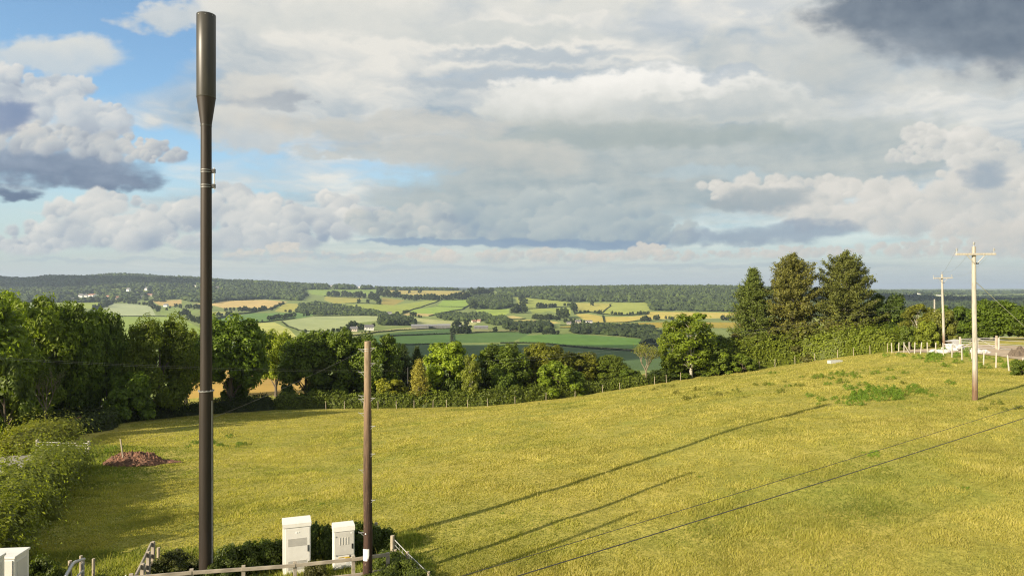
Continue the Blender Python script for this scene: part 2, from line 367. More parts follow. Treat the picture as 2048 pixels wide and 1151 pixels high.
# ------------------------------------------------------------------ the lie of the land
def sst(a, b, x):
    t = np.clip((x - a) / (b - a), 0, 1); return t * t * (3 - 2 * t)
CTRL = [(-9.84, 22.5, -.75), (-4.75, 23, -.85), (-7, 24.4, -.9), (-3.97, 27.2, -.85), (-2.1, 25, -.6), (6.2, 35.5, .13), (8.4, 33.6, .40), (21.8, 48, .75),
        (30.4, 46, 1.87), (7.5, 22, .02), (14.3, 19.5, 1.05), (-36, 56, -4.4), (-29, 54, -4.3), (-23, 100, -7.8), (-36.7, 98, -7.9), (-48.7, 78, -6.3),
        (-1.8, 103, -8.0), (20.5, 108, -6.0), (33.3, 112, -4.4), (46.9, 114, -2.9), (54.7, 100, .5), (45, 62, 2.05), (46, 72, 2.0), (48.4, 82, 1.8), (49.9, 90, 1.5),
        (-20.5, 28, -1.6), (-12, 40, -2.5), (-27, 40, -3.2), (0, 70, -3.6), (25, 75, -.8), (-20, 70, -5.4), (60, 80, 2.0), (70, 75, 2.2), (50, 30, 2.4), (75, 110, 1.0), (0, 5, -.2), (26.8, 95, -3.4), (40.3, 98, -2.4), (45.9, 95, -1.0), (36, 88, -1.4), (48, 104, -1.2), (-55, 60, -5.4), (-65, 85, -7.5)]
_C = np.array(CTRL)
_A = np.c_[np.ones(len(_C)), _C[:, 0], _C[:, 1]]
_pl = np.linalg.lstsq(_A, _C[:, 2], rcond=None)[0]
_S = 20.0
def _ker(X, Y): return np.exp(-((X[..., None] - _C[:, 0]) ** 2 + (Y[..., None] - _C[:, 1]) ** 2) / (2 * _S * _S))
_w = np.linalg.solve(_ker(_C[:, 0], _C[:, 1]) + .05 * np.eye(len(_C)), _C[:, 2] - _A @ _pl)
TU = np.array([-300, 0, 300, 600, 900, 1200, 1500, 1760, 2048, 2400.])
TD = np.array([130, 200, 300, 450, 650, 800, 950, 1150, 1500, 1900, 2400, 3000, 3600, 4500, 6000, 9000, 14000, 30000.])
TV = np.array([[775, 775, 772, 785, 785, 770, 705, 680, 672, 672], [748, 748, 742, 760, 770, 768, 718, 684, 672, 672], [735, 735, 735, 745, 755, 762, 730, 692, 676, 676],
    [715, 715, 715, 722, 735, 740, 724, 690, 675, 675], [692, 692, 692, 702, 718, 722, 710, 680, 665, 665], [680, 680, 680, 684, 700, 704, 700, 672, 655, 655],
    [668, 668, 668, 670, 683, 686, 685, 662, 645, 645], [655, 655, 655, 656, 664, 668, 668, 650, 632, 632], [640, 640, 640, 641, 645, 648, 648, 634, 621, 621],
    [624, 624, 624, 626, 626, 628, 629, 618, 612, 612], [608, 606, 606, 607, 606, 606, 606, 604, 606, 606], [585, 583, 586, 592, 588, 582, 583, 592, 600, 600],
    [563, 561, 562, 571, 581, 578, 579, 587, 596, 594], [566, 562, 558, 576, 583, 586, 584, 585, 590, 588], [576, 574, 570, 579, 579, 582, 581, 582, 583, 582],
    [576, 577, 577, 577, 575.5, 577, 578, 579, 580, 579.5], [577, 578, 578, 577, 576, 577, 577.5, 578, 577.5, 578], [579] * 10])
TZ = HC - (TV - V0) / F * TD[:, None]
def _cr(A, i, f):
    n = A.shape[0]; i0, i1, i2, i3 = np.clip(i - 1, 0, n - 1), np.clip(i, 0, n - 1), np.clip(i + 1, 0, n - 1), np.clip(i + 2, 0, n - 1)
    return i0, i1, i2, i3
def _cw(f):
    return (-.5 * f + f * f - .5 * f ** 3, 1 - 2.5 * f * f + 1.5 * f ** 3, .5 * f + 2 * f * f - 1.5 * f ** 3, -.5 * f * f + .5 * f ** 3)
_LD = np.log(TD)
def far_z(u, D):
    ld = np.log(np.clip(D, TD[0], TD[-1] * .999))
    ti = np.interp(ld, _LD, np.arange(len(TD))); tj = np.interp(u, TU, np.arange(len(TU)))
    i = np.floor(ti).astype(int); j = np.floor(tj).astype(int); fi, fj = ti - i, tj - j
    I, J, wi, wj = _cr(TZ, i, fi), None, _cw(fi), _cw(fj)
    n = len(TU); J = [np.clip(j + k, 0, n - 1) for k in (-1, 0, 1, 2)]
    z = 0
    for a in range(4):
        for b in range(4): z = z + TZ[I[a], J[b]] * wi[a] * wj[b]
    return z
def hgt(X, Y):
    X = np.asarray(X, float); Y = np.asarray(Y, float)
    R = np.hypot(X, Y); az = np.arctan2(X, Y)
    ac = np.clip(az, -math.radians(45), math.radians(45))
    u = 1024 + F * np.tan(ac); D = R * np.cos(ac)
    near = np.clip(_pl[0] + _pl[1] * X + _pl[2] * Y + (_ker(X, Y) * _w).sum(-1), -13, 6)
    near = near + .06 * lat_noise(X / 4.1, Y / 4.1, 5) + .16 * lat_noise(X / 13, Y / 13, 8)
    fz = far_z(u, D)
    back = sst(math.radians(60), math.radians(150), np.abs(az))
    fz = fz * (1 - back) + -20 * back
    und = (lat_noise(X / 170, Y / 170, 31) * 2.2 + lat_noise(X / 60, Y / 60, 37) * .5) * sst(250, 700, D)
    rid = lat_noise(X / 420, Y / 420, 61) * 8.0 * sst(2600, 3400, D) + 17 * np.exp(-((u - 250) / 62) ** 2 - ((D - 4300) / 420) ** 2) + 9 * np.exp(-((u - 110) / 55) ** 2 - ((D - 3600) / 400) ** 2) - 9 * np.exp(-((u - 50) / 34) ** 2) * sst(3200, 3800, D)
    w = sst(114, 150, D)
    return near * (1 - w) + fz * w + und + rid
def gz(x, y): return float(hgt(np.array([x]), np.array([y]))[0])
def pix(x, y, z): return 1024 + F * x / y, V0 - F * (z - HC) / y
def at(u, v, D): return ((u - 1024) / F * D, D, HC - (v - V0) / F * D)
def on(u, D):
    x = (u - 1024) / F * D; return (x, D, gz(x, D))
_DS = np.exp(np.linspace(math.log(150), math.log(7000), 2600))
def hit(u, v, dmin=150):
    """where the sight line through photo pixel u, v meets the land beyond dmin"""
    D = _DS[_DS >= dmin]; X = (u - 1024) / F * D
    z = HC - (v - V0) / F * D; h = hgt(X, D)
    k = np.nonzero(h >= z)[0]
    k = k[0] if len(k) else int(np.argmin(z - h))
    return float(X[k]), float(D[k]), float(h[k])
def inpoly(u, v, P):
    r = np.zeros(u.shape, bool); n = len(P)
    for i in range(n):
        (x0, y0), (x1, y1) = P[i], P[(i + 1) % n]
        if y0 == y1: continue
        c = ((y0 > v) != (y1 > v)) & (u < (x1 - x0) * (v - y0) / (y1 - y0) + x0)
        r ^= c
    return r
def srgb(r, g, b): return tuple(lin((r, g, b)))
# ------------------------------------------------------------------ ground: one sheet out to the horizon
K_ALB = .80
FIELDS = [  # colour as seen, outline on the photograph (found again on the land)
 ((203, 168, 92), [(330, 793), (350, 742), (480, 738), (620, 738), (640, 790), (560, 800), (420, 800)]),
 ((150, 165, 72), [(115, 604), (211, 604), (190, 617), (110, 617)]),
 ((172, 182, 140), [(228, 606), (270, 608), (300, 612), (312, 630), (232, 631), (195, 622)]),
 ((148, 168, 82), [(205, 632), (310, 633), (360, 634), (400, 656), (420, 690), (205, 690)]),
 ((196, 172, 112), [(304, 601), (363, 599), (362, 607), (344, 612), (318, 610)]),
 ((140, 158, 84), [(316, 618), (344, 615), (400, 622), (376, 628), (358, 634), (323, 629)]),
 ((205, 180, 118), [(382, 606), (424, 607), (446, 602), (529, 599), (575, 603), (560, 608), (534, 617), (476, 614), (446, 616), (428, 611)]),
 ((180, 176, 92), [(570, 606), (549, 622), (571, 624), (605, 620), (612, 608)]),
 ((112, 144, 76), [(430, 637), (505, 626), (600, 625), (632, 629), (600, 636), (520, 644), (480, 642), (440, 642)]),
 ((176, 178, 108), [(424, 624), (470, 622), (461, 628), (426, 630)]),
 ((190, 192, 112), [(470, 647), (549, 644), (578, 657), (600, 680), (560, 690), (498, 680), (470, 660)]),
 ((172, 182, 128), [(563, 642), (626, 633), (706, 631), (780, 632), (805, 637), (765, 640), (714, 645), (692, 651), (660, 661), (640, 670), (604, 664), (575, 652)]),
 ((178, 182, 122), [(795, 632), (894, 641), (955, 645), (946, 651), (832, 647), (800, 645)]),
 ((138, 160, 78), [(610, 579), (757, 579), (756, 588), (728, 590), (648, 591), (623, 588)]),
 ((170, 166, 84), [(651, 592), (728, 595), (711, 604), (670, 607), (648, 600)]),
 ((164, 152, 80), [(765, 595), (809, 600), (788, 610), (762, 609)]),
 ((156, 168, 82), [(648, 616), (674, 608), (750, 608), (788, 610), (860, 600), (878, 600), (855, 612), (820, 620), (802, 626), (780, 626), (750, 622)]),
 ((184, 170, 100), [(771, 580), (860, 581), (925, 582), (945, 586), (925, 590), (880, 592), (830, 590), (790, 586)]),
 ((146, 172, 78), [(886, 600), (938, 599), (939, 607), (932, 613), (873, 612)]),
 ((150, 174, 80), [(820, 620), (873, 613), (932, 614), (923, 619), (900, 623), (870, 630), (826, 626)]),
 ((194, 176, 116), [(803, 630), (816, 625), (873, 628), (858, 632)]),
 ((156, 176, 80), [(952, 619), (1017, 617), (1017, 626), (1000, 633), (980, 632), (955, 627)]),
 ((200, 184, 118), [(1006, 633), (1025, 631), (1049, 635), (1020, 637)]),
 ((194, 182, 104), [(1017, 641), (1049, 639), (1100, 641), (1123, 645), (1100, 648), (1031, 648)]),
 ((158, 168, 82), [(1028, 594), (1050, 595), (1140, 604), (1141, 612), (1110, 611), (1075, 614), (1055, 618), (1040, 612)]),
 ((160, 172, 84), [(1060, 618), (1140, 615), (1142, 627), (1120, 628), (1100, 622), (1064, 627)]),
 ((182, 176, 92), [(1151, 605), (1223, 606), (1220, 612), (1205, 623), (1150, 621)]),
 ((166, 174, 86), [(1226, 605), (1296, 605), (1299, 622), (1290, 626), (1208, 629), (1207, 624)]),
 ((196, 180, 94), [(1151, 628), (1175, 627), (1204, 632), (1208, 644), (1190, 644), (1166, 638)]),
 ((200, 184, 96), [(1210, 633), (1255, 633), (1290, 630), (1300, 623), (1480, 625), (1560, 630), (1440, 636), (1280, 638), (1258, 643), (1210, 644)]),
 ((172, 154, 62), [(1120, 653), (1176, 648), (1318, 644), (1480, 644), (1560, 646), (1560, 656), (1318, 655), (1120, 654)]),
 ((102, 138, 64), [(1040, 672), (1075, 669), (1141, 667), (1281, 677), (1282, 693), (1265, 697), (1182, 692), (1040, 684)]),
 ((88, 120, 62), [(740, 674), (800, 671), (900, 667), (900, 684), (860, 687), (740, 690)]),  # cloud shade baked into this and the following dark greens
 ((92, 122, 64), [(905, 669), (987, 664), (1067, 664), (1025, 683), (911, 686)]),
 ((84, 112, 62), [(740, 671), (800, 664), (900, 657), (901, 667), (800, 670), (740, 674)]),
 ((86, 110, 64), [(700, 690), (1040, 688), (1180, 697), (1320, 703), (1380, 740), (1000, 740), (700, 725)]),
 ((180, 178, 118), [(676, 668), (750, 661), (800, 656), (850, 652), (850, 656), (760, 664), (690, 676)]),
 ((150, 150, 100), [(945, 658), (1045, 659), (1045, 663), (945, 663)]),
 ((158, 166, 84), [(1560, 640), (1800, 630), (1800, 700), (1560, 700)]),
 ((150, 156, 104), [(1860, 584), (1910, 584), (1912, 588), (1858, 588)]),
]
DEF_COL = (132, 146, 84)
def build_ground():
    a_in = np.radians(np.linspace(-40.5, 41.5, 1040))
    a_out = np.radians(np.concatenate([np.linspace(41.8, 60, 22), np.linspace(63, 297, 50), np.linspace(300, 319.2, 22)]))
    A = np.concatenate([a_in, a_out]); na = len(A)
    R = np.concatenate([np.exp(np.linspace(math.log(3), math.log(130), 250)), np.exp(np.linspace(math.log(131), math.log(520), 120)), np.exp(np.linspace(math.log(525), math.log(4200), 420)), np.exp(np.linspace(math.log(4300), math.log(24000), 50))])
    nr = len(R)
    aa, rr = np.meshgrid(A, R)
    X, Y = rr * np.sin(aa), rr * np.cos(aa)
    Z = np.concatenate([hgt(X[k:k + 60], Y[k:k + 60]) for k in range(0, nr, 60)])
    V = np.stack([X, Y, Z], -1).reshape(-1, 3)
    i = np.arange(nr - 1)[:, None]; j = np.arange(na)[None]; j2 = (j + 1) % na
    Fq = np.stack([i * na + j, i * na + j2, (i + 1) * na + j2, (i + 1) * na + j], -1).reshape(-1, 4)[:, ::-1]
    V = np.vstack([V, [[0, 0, gz(0, .01)]]]); c = len(V) - 1
    Ft = np.stack([np.full(na, c), (np.arange(na) + 1) % na, np.arange(na)], -1)[:, ::-1]
    cen = V[Fq].mean(1); D = cen[:, 1]
    ok = D > 20
    u = np.full(len(D), -9e3); v = u.copy()
    u[ok] = 1024 + F * cen[ok, 0] / D[ok]; v[ok] = V0 - F * (cen[ok, 2] - HC) / D[ok]
    col = np.tile(np.array(srgb(*DEF_COL)), (len(Fq), 1)); mi = np.zeros(len(Fq), int)
    for k, (c3, P) in enumerate(FIELDS):
        s = np.nonzero(ok & (D > (118 if k == 0 else 250)) & (D < (420 if k == 0 else 9000)))[0]
        s = s[inpoly(u[s], v[s], P)]
        col[s] = srgb(*c3)
    col *= K_ALB
    wood = np.array(srgb(70, 84, 52)) * .5
    col[ok & (D > 3700) & (u < 1740)] = wood * 1.2
    mi[(D < 128)] = 1
    mi = np.concatenate([mi, np.ones(na, int)]); col = np.vstack([col, np.tile(col[:1], (na, 1))])
    me = mesh_np('ground', V, [Fq, Ft], [M['fields'], M['pasture']], smooth=True, midx=mi, fcol=col)
    o = link('ground', me); tag(o, kind='structure'); return o
def mat_fields():
    m, t, ns, ln = nt('valley_fields')
    c = N(t, 'ShaderNodeAttribute', attribute_name='fcol').outputs['Color']
    n1 = noise(t, .012, 5, .6); n2 = noise(t, .09, 4, .65, stretch=(1, .35, 1))
    c = mulc(t, c, ramp(t, n1, [(.3, (.84, .86, .82)), (.7, (1.14, 1.1, 1.08))]))
    c = mulc(t, c, ramp(t, n2, [(.3, (.88, .9, .86)), (.7, (1.1, 1.08, 1.1))]))
    b = N(t, 'ShaderNodeBsdfPrincipled', i_Roughness=.95); b.inputs['Specular IOR Level'].default_value = .1
    ln.new(c, b.inputs['Base Color'])
    o = N(t, 'ShaderNodeOutputMaterial'); ln.new(b.outputs[0], o.inputs[0]); return m
def mat_pasture():
    m, t, ns, ln = nt('pasture_grass')
    big = noise(t, .045, 5, .6); mid = noise(t, .35, 5, .62, stretch=(1, 1.3, 1)); fine = noise(t, 3.2, 6, .7); lush = noise(t, .11, 4, .6, dist=.8)
    c = ramp(t, mid, [(.28, (.235, .225, .048)), (.46, (.33, .297, .070)), (.62, (.39, .338, .083)), (.80, (.45, .38, .125))])
    c = mulc(t, c, ramp(t, big, [(.3, (.78, .88, .72)), (.7, (1.12, 1.05, 1.06))]))
    c = mulc(t, c, (.19, .225, .035), ramp(t, lush, [(.54, (0, 0, 0)), (.72, (.75,) * 3)]), 'MIX')
    c = mulc(t, c, ramp(t, fine, [(.25, (.62, .66, .58)), (.5, (1, 1, 1)), (.75, (1.22, 1.18, 1.15))]))
    bare = noise(t, .52, 6, .7)
    c = mulc(t, c, (.24, .15, .075), ramp(t, bare, [(.66, (0, 0, 0)), (.74, (.7,) * 3)]), 'MIX')
    b = N(t, 'ShaderNodeBsdfPrincipled', i_Roughness=.95); b.inputs['Specular IOR Level'].default_value = .1
    ln.new(c, b.inputs['Base Color'])
    h = N(t, 'ShaderNodeMath', operation='MULTIPLY_ADD', i_1=.5); ln.new(fine, h.inputs[0]); ln.new(mid, h.inputs[2])
    bp = N(t, 'ShaderNodeBump', i_Strength=.9, i_Distance=.25); ln.new(h.outputs[0], bp.inputs['Height']); ln.new(bp.outputs[0], b.inputs['Normal'])
    o = N(t, 'ShaderNodeOutputMaterial'); ln.new(b.outputs[0], o.inputs[0]); return m
M['fields'] = mat_fields(); M['pasture'] = mat_pasture()
build_ground()
# ------------------------------------------------------------------ foliage
def unit(n, rng):
    d = rng.normal(size=(n, 3)); return d / np.linalg.norm(d, axis=1)[:, None]
def quads(C, Nr, L, W, rng, bend=.0):
    """leaf-like quads at C facing Nr, L long and W wide"""
    n = len(C); Nr = Nr / (np.linalg.norm(Nr, axis=1)[:, None] + 1e-9)
    t = unit(n, rng); t = np.cross(Nr, t); t /= np.linalg.norm(t, axis=1)[:, None] + 1e-9
    s = np.cross(Nr, t); L = np.broadcast_to(L, (n,))[:, None] * .5; W = np.broadcast_to(W, (n,))[:, None] * .5
    P = np.stack([C - t * L, C + s * W - t * L * .1 + Nr * bend * L, C + t * L, C - s * W - t * L * .1 + Nr * bend * L], 1)
    return P.reshape(-1, 3), np.arange(4 * n).reshape(n, 4)
_ico = bmesh.new(); bmesh.ops.create_icosphere(_ico, subdivisions=2, radius=1); _ico.verts.index_update()
ICO_V = np.array([v.co[:] for v in _ico.verts]); ICO_F = np.array([[v.index for v in f.verts] for f in _ico.faces]); _ico.free()
class Leaves:
    def __init__(s): s.P, s.Fq, s.T, s.n = [], [], [], 0
    def add(s, P, Fq, T):
        s.P.append(P); s.Fq.append(Fq + s.n); s.T.append(T); s.n += len(P)
    def mesh(s, name, mat):
        return mesh_np(name, np.vstack(s.P), [f for f in s.Fq], mat, tint=np.concatenate(s.T))
def lobes_of(kind, rng, w, h, n):
    L = []
    for k in range(n):
        f = (k + .5) / n
        z = .16 + .80 * f; a = k * 2.39996 + rng.uniform(-.5, .5)
        if kind == 'round': r = math.sqrt(max(0, 1 - (2 * (z - .52)) ** 2 * .86))
        elif kind == 'upright': r = .82 * math.sqrt(max(0, 1 - (2 * (z - .5)) ** 2)) + .05
        elif kind == 'spread': r = math.sqrt(max(.05, 1 - (1.75 * (z - .45)) ** 2))
        elif kind == 'bush': z = .08 + .82 * f; r = math.sqrt(max(.03, 1 - z ** 2 * .95))
        elif kind == 'lifted':
            z = .36 + .60 * f; r = math.sqrt(max(.03, 1 - (2.6 * (z - .60)) ** 2))
        else: r = 1 - f
        r *= rng.uniform(.5, .78)
        s = rng.uniform(.20, .34) * (1 - .25 * abs(2 * f - 1))
        L.append((r * w / 2 * math.cos(a), r * w / 2 * math.sin(a), z * h, s * w * .62, s * min(h, w) * .62))
    return L
def crown(kind, seed, w, h, nl, nclump, nleaf, leaf, up=.5, spread=.30, flat=.8, wl=.62, droop=0.0, mat='leaf', core=.55):
    rng = np.random.default_rng(seed); B = Leaves(); LB = lobes_of(kind, rng, w, h, nl)
    mid = np.array([0, 0, h * .5])
    for (x, y, z, rx, rz) in LB:
        c = np.array([x, y, z]); R = np.array([rx, rx, rz])
        out = c - mid; out /= np.linalg.norm(out) + 1e-6
        d = unit(nclump * 3, rng); d = d[(d @ out > -.35) & (d[:, 2] > -.75)][:nclump]; lobe_t = rng.normal(0, .07)
        ctr = c + d * R * rng.uniform(.65, 1.15, (len(d), 1))
        lt = rng.normal(lobe_t, .12, len(d))
        for q in range(len(d)):
            m = int(nleaf * rng.uniform(.5, 1.4)); sp = spread * rx * rng.uniform(.8, 1.3)
            off = rng.normal(size=(m, 3)) * sp * np.array([1, 1, flat]); off -= np.outer((off * off).sum(1) / (sp * 2.6), d[q])
            if droop: off[:, 2] -= droop * np.hypot(off[:, 0], off[:, 1])
            C = ctr[q] + off
            Nr = d[q] * .9 + off / (sp * 1.6) + np.array([0, 0, up]) + rng.normal(size=(m, 3)) * .46
            P, Fq = quads(C, Nr, leaf * rng.uniform(.7, 1.35, m), leaf * wl * rng.uniform(.7, 1.2, m), rng, .15)
            B.add(P, Fq, np.clip(.50 + lt[q] + rng.normal(0, .13, m), 0, 1))
    if core:                                                            # inner foliage, so the crown is not hollow
        m = int(nl * nclump * nleaf * .16)
        LBn = np.array(LB); i = rng.integers(0, len(LB), m)
        C = LBn[i, :3] * np.array([.72, .72, 1]) + unit(m, rng) * LBn[i, 3:4] * core * rng.uniform(.3, 1, (m, 1))
        P, Fq = quads(C, unit(m, rng) + np.array([0, 0, .4]), leaf * 1.9, leaf * 1.5, rng)
        B.add(P, Fq, np.clip(.4 + rng.normal(0, .12, m), 0, 1))
    return B.mesh('crown', M[mat]), LB
def trunk(w, h, LB, mat, r0=None, seed=1, nlimb=9, lean=0.0, top=.86):
    rng = np.random.default_rng(seed); b = MB(); r0 = r0 or .028 * h
    P = [Vector((lean * t * h + rng.normal(0, .012) * h * t, rng.normal(0, .012) * h * t, t * h * top)) for t in (0, .06, .2, .38, .58, .8, 1)]
    b.tube(P, [r0 * 1.5, r0 * 1.05, r0 * .9, r0 * .72, r0 * .5, r0 * .28, r0 * .08], 9)
    for k in rng.permutation(len(LB))[:nlimb]:
        x, y, z, rx, rz = LB[k]; zb = max(.14 * h, z - .32 * h) * .95
        f = min(zb / (h * top), .95); s = Vector((lean * zb, 0, zb)); e = Vector((x, y, z))
        m = s.lerp(e, .5) + Vector((rng.normal(0, .03) * w, rng.normal(0, .03) * w, .04 * h))
        rr = r0 * (.9 - .7 * f) * .6
        b.tube([s, m, e], [rr, rr * .6, rr * .15], 6)
    me = b.build('trunk', M[mat], smooth=True)
    d = me.data; bpy.data.objects.remove(me); return d
PROTO = {}
def proto(key, w, h, cm, tm): PROTO[key] = (w, h, cm, tm)
def mk(key, kind, seed, w, h, nl, ncl, nlf, leaf, bark='bark', **kw):
    tk = {k: kw.pop(k) for k in ('nlimb', 'r0', 'lean') if k in kw}
    cm, LB = crown(kind, seed, w, h, nl, ncl, nlf, leaf, **kw)
    proto(key, w, h, cm, trunk(w, h, LB, bark, seed=seed, **tk))
mk('oak', 'round', 3, 9, 10, 29, 22, 22, .41, spread=.24)
mk('lifted', 'lifted', 5, 9, 10, 27, 22, 22, .41, spread=.25)
mk('oak2', 'spread', 8, 10, 9.5, 33, 20, 22, .41, spread=.24)
mk('ash', 'round', 14, 9, 11, 29, 20, 22, .46, wl=.45, up=.35, spread=.30, bark='pale_bark')
mk('airy', 'upright', 21, 7, 12, 24, 12, 19, .44, wl=.5, spread=.32, core=.3, bark='pale_bark', r0=.2, nlimb=14)
mk('beech', 'spread', 27, 10, 10, 32, 22, 24, .46, wl=.34, flat=.35, droop=.5, up=.75, spread=.36)
mk('lime', 'upright', 33, 7, 9, 25, 18, 20, .46, spread=.26)
mk('bush', 'bush', 41, 4, 3.6, 16, 18, 18, .30, core=.7, spread=.25)
mk('bramble', 'bush', 47, 3, 1.6, 17, 18, 17, .15, core=.7, spread=.34)
mk('weed', 'bush', 53, 1.2, .6, 7, 6, 8, .17, wl=.28, up=.1, core=0, spread=.5)
def pine(seed, w, h, whorls, needle, brown, dome=1.7):
    rng = np.random.default_rng(seed); B = Leaves(); b = MB()
    b.tube([(0, 0, 0), (.05, 0, h * .3), (-.05, .05, h * .65), (0, 0, h * .99)], [.36, .28, .17, .03], 9)
    for k in range(whorls):
        t = k / (whorls - 1); z = h * (.10 + .89 * t ** .92)
        R = w / 2 * (1.0 if t < .2 else max(.12, (1.0 - ((t - .2) / .8) ** dome) ** .72)) * rng.uniform(.82, 1.08) * (.9 + .1 * math.sin(k * 2.1))
        nb = int(rng.integers(8, 11)) if t < .9 else 6
        a0 = rng.uniform(0, 6.28)
        for q in range(nb):
            a = a0 + q * 2 * PI / nb + rng.normal(0, .2); r = R * rng.uniform(.62, 1.1)
            rise = (.16 + .55 * t) * r + rng.normal(0, .15)
            zz = z + rng.normal(0, .13)
            d = np.array([math.cos(a), math.sin(a), 0])
            base = np.array([0, 0, zz]); tip = base + d * r + np.array([0, 0, rise]); mid = base + d * r * .55 + np.array([0, 0, rise * .22 - .12 * (1 - t)])
            b.tube([base, mid, tip], [.055 * (1.2 - t), .04 * (1.2 - t), .012], 5)
            ns = max(5, int(r * 5.0))
            for s in range(ns):
                f = .22 + .8 * (s + rng.uniform(0, 1)) / ns
                p = (1 - f) ** 2 * base + 2 * f * (1 - f) * mid + f * f * tip
                side = np.array([-d[1], d[0], 0]) * rng.normal(0, .30) * (1.15 - f * .5) * min(r, 2.2) * .6
                m = 20; ax = d * .6 + side * .8 + np.array([0, 0, .55 + .3 * t]); ax /= np.linalg.norm(ax)
                C = p + side + ax * rng.uniform(-.15, .34, (m, 1)) + rng.normal(size=(m, 3)) * .16
                Nr = rng.normal(size=(m, 3)) * .7 + np.array([0, 0, .5]) + d * .35
                P, Fq = quads(C, Nr, needle * rng.uniform(.7, 1.3, m), needle * .34, rng)
                old = brown * max(0, 1 - t * 1.1) * (1.1 - f * .5)
                B.add(P, Fq, np.clip(.36 + rng.normal(0, .13, m) + (rng.random(m) < old) * .45, 0, 1))
    o = b.build('trunk', M['pale_bark'], smooth=True); d = o.data; bpy.data.objects.remove(o)
    return B.mesh('crown', M['needle']), d
c_, t_ = pine(5, 7, 15, 21, .32, .10, 1.25); proto('spruce', 7, 15, c_, t_)
c_, t_ = pine(9, 9.6, 16, 21, .36, .22, 2.5); proto('pine', 9.6, 16, c_, t_)
c_, t_ = pine(17, 10.4, 16, 21, .36, .20, 2.9); proto('pine2', 10.4, 16, c_, t_)
c_, t_ = pine(23, 3.2, 6, 13, .24, .0); proto('cypress', 3.2, 6, c_, t_)
def bare_tree(seed, h, leaves):
    rng = np.random.default_rng(seed); b = MB(); B = Leaves()
    def grow(p, d, L, r, lv):
        q = p + d * L; m = p.lerp(q, .5) + Vector(rng.normal(0, .05 * L, 3))
        b.tube([p, m, q], [r, r * .82, r * .6], 6 if lv < 2 else 4)
        if lv >= 4:
            if leaves:
                n = leaves; C = np.array(q[:]) + rng.normal(size=(n, 3)) * .22
                P, Fq = quads(C, unit(n, rng), .2, .1, rng); B.add(P, Fq, rng.uniform(.2, .9, n))
            return
        for k in range(3 if lv else 4):
            a = rng.uniform(0, 6.28); s = rng.uniform(.35, .75)
            dd = (d + Vector((math.cos(a) * s, math.sin(a) * s, rng.uniform(-.1, .35)))).normalized()
            grow(q if k else m.lerp(q, .7), dd, L * rng.uniform(.6, .85), r * .58, lv + 1)
    grow(Vector((0, 0, 0)), Vector((.05, 0, 1)), h * .32, .024 * h, 0)
    o = b.build('trunk', M['dead_wood'], smooth=True); d = o.data; bpy.data.objects.remove(o)
    return B.mesh('crown', M['leaf']), d
c_, t_ = bare_tree(4, 6, 16); proto('bare', 3.4, 6, c_, t_)
c_, t_ = bare_tree(6, 6, 9); proto('birch', 3.0, 6, c_, t_)
# tint of the leaves (object colour)
G_DARK, G_MID, G_LIME, G_YEL, G_OLIVE, G_BLUE = (.042, .068, .012), (.062, .096, .014), (.115, .155, .018), (.145, .15, .016), (.085, .088, .018), (.045, .068, .022)
def tree(key, x, y, w, h, col, label, cat='tree', group=None, name=None, rz=None, z=None, sink=.08, bark=None):
    pw, ph, cm, tm = PROTO[key]
    o = empty(name or {'bush': 'bush', 'bramble': 'bramble_bush', 'weed': 'weed_plant', 'pine': 'pine_tree', 'pine2': 'pine_tree', 'spruce': 'spruce_tree', 'cypress': 'golden_conifer', 'bare': 'dead_tree', 'birch': 'young_birch'}.get(key, 'broadleaf_tree'),
              (x, y, (gz(x, y) if z is None else z) - sink), RNG.uniform(0, 6.28) if rz is None else rz)
    o.scale = (w / pw, w / pw, h / ph)
    c = link('crown', cm, o); c.color = tuple(col) + (1,)
    if key not in ('weed', 'bramble'): link('trunk', tm, o)
    tag(o, label, cat, group); return o
def tree_px(key, u, vt, w, D, col, label, **kw):
    x, y, z = on(u, D); h = HC - (vt - V0) / F * D - z
    return tree(key, x, y, w / F * D, max(h, .6), col, label, **kw)
